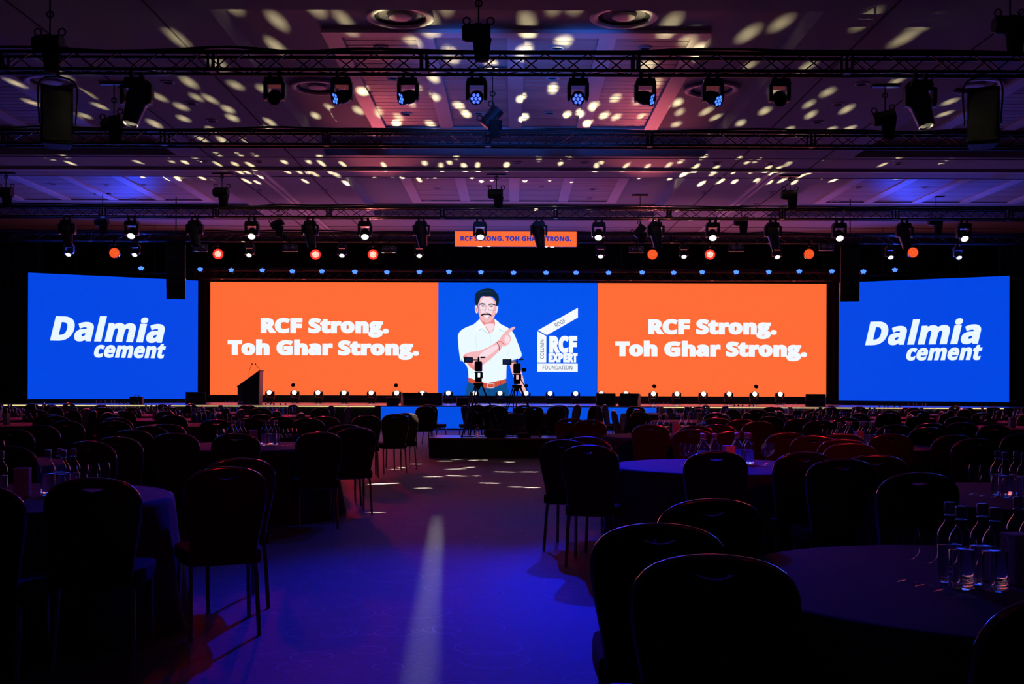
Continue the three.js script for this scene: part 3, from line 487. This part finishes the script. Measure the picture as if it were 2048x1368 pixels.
// ---------- banquet chairs ----------
const chairG = (() => {
  const s = new THREE.Shape(); s.moveTo(-0.165, 0.44); s.bezierCurveTo(-0.175, 0.58, -0.212, 0.7, -0.214, 0.8); s.bezierCurveTo(-0.215, 0.9, -0.13, 0.932, 0, 0.934); s.bezierCurveTo(0.13, 0.932, 0.215, 0.9, 0.214, 0.8); s.bezierCurveTo(0.212, 0.7, 0.175, 0.58, 0.165, 0.44); s.bezierCurveTo(0.08, 0.425, -0.08, 0.425, -0.165, 0.44);
  const slot = new THREE.Path(); slot.moveTo(-0.075, 0.9); slot.quadraticCurveTo(0, 0.845, 0.075, 0.9); slot.quadraticCurveTo(0, 0.905, -0.075, 0.9); s.holes.push(slot);
  const lean = (g) => { const p = g.attributes.position; for (let i = 0; i < p.count; i++) p.setZ(i, p.getZ(i) + 0.2 + (p.getY(i) - 0.44) * 0.17); g.computeVertexNormals(); return g; };
  const back = lean(new THREE.ExtrudeGeometry(s, { depth: 0.03, bevelEnabled: true, bevelThickness: 0.008, bevelSize: 0.006, bevelSegments: 1, curveSegments: 7 }).translate(0, 0, -0.015));
  const o = []; for (const p of s.getPoints(9)) o.push(V(p.x, p.y, 0.2 + (p.y - 0.44) * 0.17));
  const rim = []; const n = o.length; for (let i = 0; i < n; i++) if (!(o[i].y < 0.445)) rim.push(V(o[i].x * 1.02, o[i].y + 0.004, o[i].z)); rim.unshift(V(-0.168, 0.4, 0.195)); rim.push(V(0.168, 0.4, 0.195));
  const handle = tube([V(-0.078, 0.9, 0.278), V(-0.04, 0.878, 0.284), V(0, 0.87, 0.284), V(0.04, 0.878, 0.284), V(0.078, 0.9, 0.278)], 0.007, 12, 6);
  const seat = (() => { const q = new THREE.Shape(); q.moveTo(-0.19, -0.2); q.bezierCurveTo(-0.215, -0.05, -0.225, 0.1, -0.22, 0.2); q.quadraticCurveTo(-0.215, 0.235, -0.17, 0.238); q.lineTo(0.17, 0.238); q.quadraticCurveTo(0.215, 0.235, 0.22, 0.2); q.bezierCurveTo(0.225, 0.1, 0.215, -0.05, 0.19, -0.2); q.lineTo(-0.19, -0.2); return new THREE.ExtrudeGeometry(q, { depth: 0.05, bevelEnabled: true, bevelThickness: 0.016, bevelSize: 0.012, bevelSegments: 2, curveSegments: 5 }).rotateX(-Math.PI / 2).translate(0, 0.41, 0); })();
  const fl = (x) => tube([V(x * 0.86, 0.392, -0.1), V(x * 0.98, 0.39, -0.2), V(x, 0.35, -0.235), V(x * 1.01, 0.2, -0.24), V(x * 1.03, 0.001, -0.245)], 0.0125, 16, 7);
  const rl = (x) => tube([V(x, 0.41, 0.195), V(x * 1.05, 0.36, 0.196), V(x * 1.08, 0.2, 0.225), V(x * 1.1, 0.001, 0.265)], 0.0125, 14, 7);
  return { back, rim: tube(rim, 0.0125, 44, 7), handle, seat, legs: [fl(-0.2), fl(0.2), rl(-0.168), rl(0.168)], rail: merge([bar(V(-0.17, 0.385, 0.19), V(-0.172, 0.392, -0.1), 0.01, 6), bar(V(0.17, 0.385, 0.19), V(0.172, 0.392, -0.1), 0.01, 6), bar(V(-0.17, 0.385, 0.1), V(0.17, 0.385, 0.1), 0.01, 6)]) };
})();
let chair0 = null, nChairs = 0;
const chairBoxes = [];
function placeChair(x, z, turn, label, group) {
  nChairs++; chairBoxes.push([x, z]);
  if (chair0) return copy(chair0, V(x, 0, z), turn, label, group);
  const t = chair0 = thing('banquet_chair', label, 'chair', [x, 0, z], turn, group);
  part('seat', chairG.seat, MT.fabric, t); const b = part('backrest', chairG.back, MT.fabric, t); part('handle', chairG.handle, MT.frame, b);
  part('back_frame', chairG.rim, MT.frame, t); for (const g of chairG.legs) part('leg', g, MT.frame, t); part('seat_rail', chairG.rail, MT.frame, t);
  return t;
}
// ---------- tables ----------
const TR = 0.9, TH = 0.75;
const clothG = (() => {
  const rings = [[0, TH], [TR * 0.6, TH], [TR - 0.02, TH], [TR, TH - 0.006], [TR + 0.008, TH - 0.03], [0, 0]], seg = 96, pos = [], idx = [];
  const prof = [[0.001, TH, 0], [TR * 0.5, TH, 0], [TR - 0.02, TH, 0], [TR + 0.004, TH - 0.008, 0], [TR + 0.012, TH - 0.04, 0.04], [TR + 0.03, TH - 0.25, 0.35], [TR + 0.06, TH - 0.5, 0.7], [TR + 0.09, 0.012, 1]];
  for (const [r, y, f] of prof) for (let k = 0; k <= seg; k++) { const a = k / seg * 2 * Math.PI, q = r + f * (0.045 * Math.sin(a * 12) + 0.02 * Math.sin(a * 7 + 1)); pos.push(Math.cos(a) * q, y, Math.sin(a) * q); }
  for (let i = 0; i < prof.length - 1; i++) for (let k = 0; k < seg; k++) { const a = i * (seg + 1) + k, b = a + seg + 1; idx.push(a, a + 1, b, a + 1, b + 1, b); }
  const g = new THREE.BufferGeometry(); g.setAttribute('position', new THREE.Float32BufferAttribute(pos, 3)); const uv = []; for (let i = 0; i < pos.length; i += 3) uv.push(pos[i] * 3, pos[i + 2] * 3 + pos[i + 1]); g.setAttribute('uv', new THREE.Float32BufferAttribute(uv, 2)); g.setIndex(idx); g.computeVertexNormals(); return g;
})();
const boardG = cyl(TR - 0.01, TR - 0.01, 0.02, 40).translate(0, TH - 0.02, 0), pedG = lathe([[0.3, 0.01], [0.28, 0.04], [0.06, 0.08], [0.05, 0.6], [0.25, 0.73]], 16);
let table0 = null;
function placeTable(x, z, label, group) {
  if (table0) return copy(table0, V(x, 0, z), rr(0, 6), label, group);
  const t = table0 = thing('round_table', label, 'table', [x, 0, z], 0, group);
  part('tablecloth', clothG, MT.cloth, t); part('tabletop', boardG, MT.wood, t); part('pedestal', pedG, MT.blackMetal, t); return t;
}
// ---------- tableware ----------
const bottleG = {
  glass: lathe([[0.001, 0.002], [0.034, 0.0], [0.041, 0.006], [0.042, 0.02], [0.042, 0.14], [0.039, 0.162], [0.03, 0.182], [0.019, 0.197], [0.0155, 0.21], [0.0155, 0.236]], 20),
  water: lathe([[0.001, 0.005], [0.038, 0.008], [0.039, 0.02], [0.039, 0.125], [0.001, 0.125]], 18),
  cap: lathe([[0.017, 0.232], [0.0185, 0.234], [0.0185, 0.262], [0.016, 0.266], [0.001, 0.266]], 16), ring: new THREE.TorusGeometry(0.0165, 0.002, 6, 16).rotateX(Math.PI / 2).translate(0, 0.222, 0),
};
const glassG = { bowl: lathe([[0.003, 0.078], [0.02, 0.083], [0.034, 0.1], [0.04, 0.125], [0.038, 0.15], [0.032, 0.185]], 20), stem: lathe([[0.034, 0.001], [0.03, 0.004], [0.006, 0.009], [0.0035, 0.02], [0.0035, 0.07], [0.006, 0.08], [0.001, 0.082]], 16) };
const boxG = rbox(0.085, 0.165, 0.085, 0.01, 0, 0.0825, 0);
const proto = {};
function ware(kind, x, z, label, group, turn = 0, full = true) {
  const key = kind + full; const pos = V(x, TH, z);
  if (proto[key]) return copy(proto[key], pos, turn, label, group);
  if (kind === 'paper_box') { const p = thing('paper_box', label, 'box', pos, turn, group); part('sleeve', boxG, MT.paper, p); part('lid', rbox(0.087, 0.012, 0.087, 0.004, 0, 0.162, 0), MT.paper, p); return proto[key] = p; }
  if (kind === 'water_bottle') { const t = thing('water_bottle', label, 'bottle', pos, turn, group); part('glass', bottleG.glass, MT.glass, t); part('cap', bottleG.cap, MT.cap, t); if (full) { part('water', bottleG.water, MT.water, t); part('collar', bottleG.ring, MT.chrome, t); } return proto[key] = t; }
  const t = thing('wine_glass', label, 'glass', pos, turn, group); part('bowl', glassG.bowl, MT.glass, t); part('stem', glassG.stem, MT.glass, t); return proto[key] = t;
}
function dress(x, z, near, where, gx = 0) {
  const g = (s) => s + ' ' + where;
  if (near) {
    for (const [dx, dz] of [[-0.16, 0.1], [-0.07, 0.14], [-0.15, -0.02], [-0.06, 0.02], [0.16, -0.1], [0.25, -0.08], [0.17, -0.22], [0.26, -0.2]]) ware('water_bottle', x + gx + dx + rr(-0.006, 0.006), z + dz, g('clear glass water bottle with metal cap on the table'), g('water bottles on the table'), rr(0, 6));
    for (let k = 0; k < 4; k++) ware('wine_glass', x + gx - 0.3 + k * 0.028, z + 0.0 + k * 0.085, g('empty stemmed wine glass on the table'), g('wine glasses on the table'));
    for (let k = 0; k < 4; k++) ware('wine_glass', x + gx + 0.36 + k * 0.03, z + 0.06 - k * 0.085, g('empty stemmed wine glass on the table'), g('wine glasses on the table'));
    ware('paper_box', x + gx + 0.06, z + 0.02, g('pale upright paper box among the bottles on the table'), null, 0.2);
  } else {
    for (let k = 0; k < 5; k++) ware('water_bottle', x + (k < 3 ? -0.2 : 0.12) + (k % 3) * 0.09, z + rr(-0.06, 0.06), g('water bottle on a table'), g('water bottles on the tables'), 0, false);
    for (let k = 0; k < 4; k++) ware('wine_glass', x + (k < 2 ? -0.4 : 0.34) + (k % 2) * 0.06, z + 0.05 - (k % 2) * 0.08, g('stemmed wine glass on a table'), g('wine glasses on the tables'));
    if (rnd() < 0.6) ware('paper_box', x + 0.03, z + 0.16, g('pale paper box on a table'), g('paper boxes on the tables'), rr(-0.3, 0.3));
  }
}
// near tables, read off the photograph
const tables = [
  [-2.9, -6.36, 'by the aisle with the pulled-out chairs, lectern side, first'], [-2.83, -11.8, 'beside the aisle, lectern side, second'],
  [1.62, -3.66, 'with the large front bottles opposite the lectern side'], [1.72, -9.05, 'with the bright blue top opposite the lectern side'], [3.1, -6.65, 'between the dark table and the bright blue one'],
  [2.1, -14.5, 'behind the red-lit chairs by the aisle'], [3.75, -12.1, 'with the purple top beside the bright blue table'], [-4.6, -9.0, 'in the dark behind the first lectern-side table'],
];
const nearTop = ['at the first lectern-side table', 'at the second lectern-side table', 'at the dark table with large front bottles', 'at the bright blue table', 'at the table between dark and blue ones', 'at the table behind the red-lit chairs', 'at the purple-topped table', 'at the dark lectern-side table'];
const nearWhere = ['of the first lectern-side table', 'of the second lectern-side table', 'with the dark top opposite', 'with the bright blue top', 'between the dark and blue tables', 'behind the red-lit chairs', 'with the purple top', 'in the dark lectern-side row'];
tables.forEach(([x, z, w], i) => { placeTable(x, z, 'round table under dark floor-length cloth ' + w); if (i < 7) dress(x, z, true, nearWhere[i], i === 0 ? 0.02 : 0); else dress(x, z, false, nearWhere[i]); });
// near chairs: pixel of the middle of the top rail
const nearChairs = [[1460, 1117, 8, 'with its back against the dark table with front bottles'], [1337, 1053, 6, 'at the dark table with front bottles, aisle side, seat showing'], [1410, 1003, -6, 'at the dark table with front bottles, behind the aisle-side chair'], [2050, 1185, -18, 'at the dark table under the front bottles'],
  [412, 938, -22, 'pulled out beside the aisle with purple-lit seat, foremost'], [437, 920, -26, 'pulled out beside the aisle behind the foremost purple-lit one'], [166, 950, -10, 'tucked under the first lectern-side table'], [-80, 975, -10, 'at the outer edge of the first lectern-side table'],
  [30, 893, 10], [187, 885, 8], [240, 876, 5], [345, 868, -4], [465, 869, -6], [622, 866, -16], [693, 857, -20], [676, 851, -18], [268, 861, 4], [300, 854, 2], [330, 850, -3], [28, 860, 4], [82, 852, 3], [134, 843, 2], [205, 843, 0], [232, 837, 0], [110, 833, 0],
  [1197, 893, 14], [1150, 882, 18], [1190, 876, 15], [1432, 900, 0], [1580, 896, -10], [1692, 921, 4], [1678, 912, 6], [1830, 942, -4], [1710, 888, 6], [1697, 880, 8], [1640, 873, 10], [1692, 866, 8], [1596, 867, 0], [1946, 879, -6], [1906, 872, -4], [1800, 863, 0], [1852, 857, -5], [1398, 860, 12], [1404, 853, 14], [1408, 847, 14], [1453, 863, 0], [1306, 845, 6], [1187, 841, 10], [1152, 838, 14], [1515, 845, -4], [1484, 840, 0], [1437, 837, 6], [1640, 842, 0], [1600, 838, 0], [1722, 844, 4], [1790, 851, 0], [1925, 846, 0], [1985, 851, -6], [1865, 848, 2], [2035, 868, -10],
  [560, 835, -4], [644, 834, -8], [724, 832, -14], [780, 829, -18], [800, 827, -20], [612, 838, -6], [500, 838, 0], [432, 841, 0]];
nearChairs.forEach(([u, v, deg, w], i) => {
  const y = unroll(u, v)[1], d = (0.938 - EYE) * F / y, p = at(u, v, d), z = p.z - 0.285;
  let px = p.x, pz = z;
  for (let it = 0; it < 12; it++) {
    for (const [a, b] of tables) { let n = 0; while (Math.hypot(px - a, pz - b) < 1.08 && n++ < 30) { const k = pz > b ? 0.99 : 1.01; px *= k; pz *= k; } }
    for (const [a, b] of chairBoxes) { const e = Math.hypot(px - a, pz - b); if (e < 0.56) { const k = (0.56 - e) / Math.max(e, 0.01); px += (px - a) * k; pz += (pz - b) * k; } }
  }
  let ti = 0, te = 1e9; tables.forEach(([a, b], k) => { const e = Math.hypot(px - a, pz - b); if (e < te) { te = e; ti = k; } });
  const [ta, tb] = tables[ti], side = nearTop[ti] + ', ' + (pz > tb + 0.4 ? 'rear' : pz < tb - 0.4 ? 'stage' : 'middle') + (Math.abs(px) < Math.abs(ta) ? ' aisle side' : ' outer side');
  placeChair(px, pz, -deg * D2R, w ? 'banquet chair ' + w : te < 1.9 ? 'bronze-framed banquet chair ' + side : 'dark bronze-framed banquet chair standing between tables ' + (px < 0 ? 'lectern side' : 'opposite the lectern'), w ? null : te < 1.9 ? 'chairs ' + side : 'chairs between tables ' + (px < 0 ? 'lectern side' : 'opposite the lectern'));
});
// the tables beyond
const clear = (x, z, r) => chairBoxes.every(([a, b]) => (a - x) ** 2 + (b - z) ** 2 > r * r) && tables.every(([a, b]) => (a - x) ** 2 + (b - z) ** 2 > (r + TR - 0.45) ** 2);
let row = 0;
for (let d = 15.2; d < 27; d += 2.75, row++) {
  const half = d * 0.475 + 0.4, off = row % 2 ? 1.55 : 0, sp = 3.1;
  for (let k = -7; k <= 7; k++) {
    const x = 0.1 + off + k * sp + (k < 0 ? -0.5 : 0.25) + rr(-0.08, 0.08), z = -d + rr(-0.12, 0.12);
    if (Math.abs(x) > half || Math.abs(x) > 16.2) continue;
    const aisleL = d > 27 ? -1.0 : -3.0, aisleR = d > 24 ? 1.5 : 2.6;
    if (x > aisleL && x < aisleR && d < 24) continue;
    if (x > -4.0 && x < -0.3) continue;
    if (tables.some(([a, b]) => (a - x) ** 2 + (b - z) ** 2 < 2.3 ** 2)) continue;
    if (chairBoxes.some(([a, b]) => (a - x) ** 2 + (b - z) ** 2 < 1.12 ** 2)) continue;
    const side = ['farthest row', 'second row', 'third row', 'fourth row', 'fifth row', 'sixth row', 'seventh row', 'eighth row'][row] .replace('farthest', 'first') + ' after the near tables, ' + (x < 0 ? 'lectern side' : 'opposite side');
    tables.push([x, z]); placeTable(x, z, 'round dark-clothed table, ' + side, 'far tables, ' + side); dress(x, z, false, 'in the ' + side);
    const nc = d < 24 ? 7 : 6;
    for (let c = 0; c < nc; c++) {
      const a = (c - (nc - 1) / 2) * (nc > 6 ? 0.84 : 0.9) + rr(-0.06, 0.06), cx = x + Math.sin(a) * 1.27, cz = z + Math.cos(a) * 1.27;
      if (!chairBoxes.every(([p, q]) => (p - cx) ** 2 + (q - cz) ** 2 > 0.36) || tables.some(([p, q]) => (p - cx) ** 2 + (q - cz) ** 2 < 1.4)) continue;
      placeChair(cx, cz, a * 0.85, 'dark banquet chair at a table, ' + side, 'far chairs, ' + side);
    }
  }
}
for (const [u, v, t] of [[845, 815, 0.3], [868, 813, -0.4], [943, 811, 0.5], [985, 812, 0], [1046, 812, 0.1], [1120, 811, -0.1], [1060, 816, 0.3]]) { const d = v > 814 ? 24.5 : 26.5, p = at(u, v, d); placeChair(p.x, p.z, t, 'dark banquet chair standing against the glow of the blue stage fascia', 'chairs before the blue fascia'); }

{ const q = onLevel(953, 877, RY), b = ware('water_bottle', q.x, -21.62, 'water bottle standing alone on the riser by the tripods', null); b.position.y = RY; delete b.userData.group; }
// ---------- gobo patterns from the stage beam lights ----------
{
  const cnt = [0, 0, 0], z1 = [], sc = 2.926;
  const add = (x0, list, k) => list.forEach(([x, y]) => z1.push([x0 + x / sc, y / sc, k]));
  // small streaks close to the stage
  add(0, [[280, 925], [370, 910], [412, 955], [350, 985], [485, 1045], [625, 998], [705, 978], [800, 945], [870, 970], [895, 995], [838, 1010], [845, 1045], [965, 1000], [995, 938], [980, 1048], [1035, 1040], [1080, 948], [1120, 990], [1150, 930], [1155, 970], [1170, 1020], [1200, 1010], [1190, 1050], [1275, 905], [1275, 960], [1300, 1070], [1375, 960], [1395, 1003], [1400, 905], [1435, 1003], [1443, 1060], [1465, 965], [1495, 910], [1505, 1067], [1510, 1020], [1660, 945], [1675, 1000], [1745, 1000], [1785, 1060], [1805, 945], [1800, 1005], [1840, 1018], [1870, 915], [1880, 955], [1930, 1003], [1970, 1025], [2005, 960], [2028, 1073]], 0);
  add(680, [[35, 1072], [110, 995], [130, 1030], [195, 997], [208, 1050], [255, 965], [300, 970], [305, 1037], [345, 975], [360, 1027], [408, 1000], [465, 1055], [485, 990], [495, 955], [520, 1038], [555, 1053], [590, 970], [640, 950], [680, 920], [685, 1025], [725, 970], [755, 1015], [775, 1035], [805, 968], [815, 997], [827, 1057], [850, 995], [885, 1053], [975, 965], [1030, 990], [1058, 1010], [1085, 1053], [1130, 995], [1165, 928], [1225, 985], [1225, 1050], [1268, 1015], [1293, 950], [1320, 1023], [1355, 980], [1360, 1052], [1340, 920], [1403, 1043], [1420, 990], [1455, 1020], [1500, 972], [1530, 950], [1675, 970], [1710, 1013], [1750, 1045], [1765, 975], [1800, 973], [1805, 1020], [1925, 965], [1940, 1022], [1955, 980], [1930, 1050], [2010, 1020]], 0);
  add(1348, [[40, 945], [60, 1020], [100, 997], [130, 975], [160, 1075], [175, 918], [240, 985], [230, 1015], [270, 1062], [350, 1003], [355, 1063], [380, 927], [435, 945], [485, 938], [460, 1005], [485, 1053], [547, 985], [560, 1067], [600, 990], [670, 957], [640, 1003], [635, 1055], [705, 1067], [745, 1030], [795, 1010], [855, 957], [865, 1045], [920, 980], [925, 1065], [1030, 1015], [1190, 1025], [1225, 963], [1290, 1057], [1340, 1010], [1370, 990], [1315, 922], [1525, 1055], [1585, 945], [1630, 985]], 0);
  add(0, [[75, 470], [190, 605], [510, 690], [600, 635], [905, 725], [935, 570], [1105, 480], [1150, 570], [1230, 580], [1060, 625], [1075, 695], [1335, 640], [1380, 500], [1360, 690], [1240, 760], [1565, 750], [1580, 715], [1540, 520], [1850, 690], [1935, 645], [1965, 700], [1300, 820], [1180, 815], [1445, 825]], 1);
  add(680, [[130, 520], [445, 515], [110, 660], [225, 655], [345, 690], [330, 725], [410, 605], [555, 560], [530, 730], [695, 622], [737, 670], [540, 440], [885, 385], [1060, 570], [1075, 690], [1245, 525], [1328, 675], [1220, 715], [1405, 660], [1485, 615], [1545, 680], [1610, 580], [1615, 690], [1765, 685], [1740, 590], [1845, 495], [1965, 615], [1980, 670], [1960, 740], [1450, 715], [680, 765], [1160, 740]], 1);
  add(1348, [[20, 615], [180, 665], [235, 700], [390, 720], [530, 650], [590, 520], [790, 610], [800, 672], [900, 540], [1010, 640], [660, 765], [910, 765], [1020, 755], [1300, 475], [1600, 610], [1570, 680], [430, 830], [780, 390], [430, 400]], 1);
  add(0, [[1370, 55], [1630, 145], [1860, 80], [2020, 135], [1620, 290], [1270, 370], [1040, 225], [110, 220], [280, 360]], 2);
  add(680, [[245, 75], [625, 60], [420, 235], [525, 145], [1250, 60], [1370, 60], [1760, 80], [1310, 235], [1095, 150], [1075, 300], [650, 330], [1930, 155], [1800, 385]], 2);
  add(1348, [[85, 235], [420, 220], [610, 160], [1120, 115], [1340, 230], [1450, 150], [150, 285]], 2);
  const elev = 27 * D2R, AIM = V(0, Math.sin(elev), Math.cos(elev)), UPV = V(0, Math.cos(elev), -Math.sin(elev)), DP = 0.05, RP = 0.075;
  const users = [1, 5, 10, 15, 19].map((k) => gobo[k]);
  for (const [u, v, k] of z1) {
    const p = onCeiling(u, v), y = p.y;
    const order = users.map((g) => [Math.abs(g.x - p.x * 0.62), g]).sort((m, n) => m[0] - n[0]).slice(0, 3);
    const a = [0.055, 0.085, 0.12][k] * rr(0.8, 1.2), b = [0.36, 0.32, 0.4][k] * rr(0.7, 1.2), sk = rr(-0.1, 0.1);
    for (const [, best] of order) {
    const poly = []; let bad = false;
    for (let q = 0; q < 10; q++) {
      const th = q / 10 * 2 * Math.PI, t = V(p.x + Math.cos(th) * a + sk * Math.sin(th) * b, y, p.z + Math.sin(th) * b).sub(best.src), m = DP / t.dot(AIM);
      poly.push(new THREE.Vector2(-t.x * m, t.dot(UPV) * m)); best.ang = Math.max(q ? best.ang : 0, t.angleTo(AIM) / D2R); if (t.dot(AIM) <= 0 || poly[q].length() > RP * 0.9) bad = true;
    }
    const bb = new THREE.Box2().setFromPoints(poly).expandByScalar(0.00005);
    if (bad || best.pts.some((o) => o.intersectsBox(bb))) continue;
    cnt[k]++; best.far = Math.max(best.far ?? 0, best.ang); best.pts.push(bb); best.holes.push(poly); break;
    }
  }
  const plateMat = MT.dark;
  const plate = (src, aim, up, holes, parent, inten, color, half) => {
    const s = new THREE.Shape(); s.absarc(0, 0, RP, 0, 2 * Math.PI, false); for (const h of holes) s.holes.push(new THREE.Path(h));
    const g = new THREE.ShapeGeometry(s, 24), right = new THREE.Vector3().crossVectors(up, aim).negate(), pos = g.attributes.position;
    const inv = new THREE.Matrix4().copy(parent.matrixWorld).invert();
    for (let i = 0; i < pos.count; i++) { const w = src.clone().addScaledVector(aim, DP).addScaledVector(right, pos.getX(i)).addScaledVector(up, pos.getY(i)).applyMatrix4(inv); pos.setXYZ(i, w.x, w.y, w.z); }
    g.computeVertexNormals(); part('gobo_plate', g, plateMat, parent);
    const l = spot(color, inten, src, src.clone().add(aim), half, 0.02, 0.009); return l;
  };
  for (const g of users) { g.o.updateMatrixWorld(true); if (g.holes.length) plate(g.src, AIM, UPV, g.holes, g.o, 2600, lin(1, 0.84, 0.46), g.far + 2); }
  // the floor patterns come from the two large heads on the near truss
  const fl = [[445, 572, 110], [535, 560, 70], [675, 565, 85], [760, 563, 50], [965, 580, 80], [210, 597, 100], [95, 626, 70], [40, 640, 80], [230, 650, 110], [530, 637, 170], [630, 623, 100], [350, 697, 150], [535, 690, 170], [695, 690, 55], [800, 750, 170], [920, 660, 170], [1120, 660, 140], [1015, 780, 110], [1145, 785, 130], [265, 790, 130], [-50, 755, 240], [-110, 985, 130]];
  const srcs = scene.children.filter((o) => o.name.startsWith('profile_moving_head')).slice(0, 2);
  srcs.forEach((o, i) => {
    o.updateMatrixWorld(true); const src = o.position.clone().add(V(0, -0.86, 0)), aim = V(0, 0, -17.5).sub(src).normalize(), up = V(0, 1, 0).addScaledVector(aim, -aim.y).normalize(), right = new THREE.Vector3().crossVectors(up, aim).negate(), holes = [];
    fl.forEach(([x, y, len], k) => {
      if (k % 2 !== i) return; const p = onLevel(780 + x / 4.024, 780 + y / 4.024, 0), L = len / 4.024 / F * -p.z / 2, poly = [], wz = 0.07 * -p.z / 17, ang = rr(-0.5, 0.5);
      for (let q = 0; q < 10; q++) { const th = q / 10 * 2 * Math.PI, ex = Math.cos(th) * L, ez = Math.sin(th) * wz + ex * ang, t = V(p.x + ex, 0, p.z + ez).sub(src), m = DP / t.dot(aim); poly.push(new THREE.Vector2(t.dot(right) * m, t.dot(up) * m)); }
      const c = poly.reduce((s, w) => s.add(w), new THREE.Vector2()).multiplyScalar(0.1), rad = Math.max(...poly.map((w) => w.distanceTo(c)));
      if (c.length() + rad > RP * 0.95) return; if (holes.some(([d, r]) => d.distanceTo(c) < (r + rad) * 0.8)) return; holes.push([c, rad, poly]);
    });
    plate(src, aim, up, holes.map((h) => h[2]), o, 2600, lin(1, 0.9, 0.62), 52);
  });
}
// two stage beams, stopped down by an iris, skim the riser and streak the carpet
for (const [k, x, z, cd] of [[7, -0.55, -7.3, 200], [13, 0.98, -10.6, 300]]) {
  const src = V(gobo[k].x, DECK + 0.36, -39.4), aim = V(x, 0, z).sub(src).normalize(), up = V(0, 1, 0).addScaledVector(aim, -aim.y).normalize(), right = new THREE.Vector3().crossVectors(up, aim).negate();
  const s = new THREE.Shape(); s.absarc(0, 0, 0.0022, 0, 2 * Math.PI, false); const hw = 0.0002, hh = 0.00045; s.holes.push(new THREE.Path([[-hw, -hh], [hw, -hh], [hw, hh], [-hw, hh]].map(([p, q]) => new THREE.Vector2(p, q))));
  const g = new THREE.ShapeGeometry(s, 12), pos = g.attributes.position; gobo[k].o.updateMatrixWorld(true); const inv = gobo[k].o.matrixWorld.clone().invert();
  for (let i = 0; i < pos.count; i++) { const w = src.clone().addScaledVector(aim, 0.09).addScaledVector(right, pos.getX(i)).addScaledVector(up, pos.getY(i)).applyMatrix4(inv); pos.setXYZ(i, w.x, w.y, w.z); }
  g.computeVertexNormals(); part('iris', g, MT.dark, gobo[k].o);
  spot(lin(1, 0.95, 0.9), cd, src, src.clone().add(aim), 0.55, 0.1, 0.006);
}
// red wash bar on a rear truss over the camera: it lights the chair backs and legs turned to the camera
{
  truss('lighting_truss', -1.2, TRIM, -4, 6, 0.4, 'rear lighting truss above the closest tables');
  for (const [x, tx, tz, i] of [[3.4, 2.0, -12.8, 80], [1.6, -1.2, -9.5, 8]]) {
    const p = V(x, TRIM - 0.28, 1.2), o = thing('par_light', x > 2 ? 'red LED par on the rear truss aimed at the red-lit chairs' : 'red LED par on the rear truss aimed down the aisle', 'stage light', p, Math.PI);
    part('body', parG.body, MT.plastic, o); part('yoke', parG.yoke, MT.blackMetal, o); part('face', parG.face, GL.red, o);
    spot(lin(1, 0.02, 0.012), i, V(p.x, p.y, p.z - 0.06), V(tx, 0.6, tz), x > 2 ? 10 : 18, 0.7, 5);
  }
}
renderer.render(scene, camera);
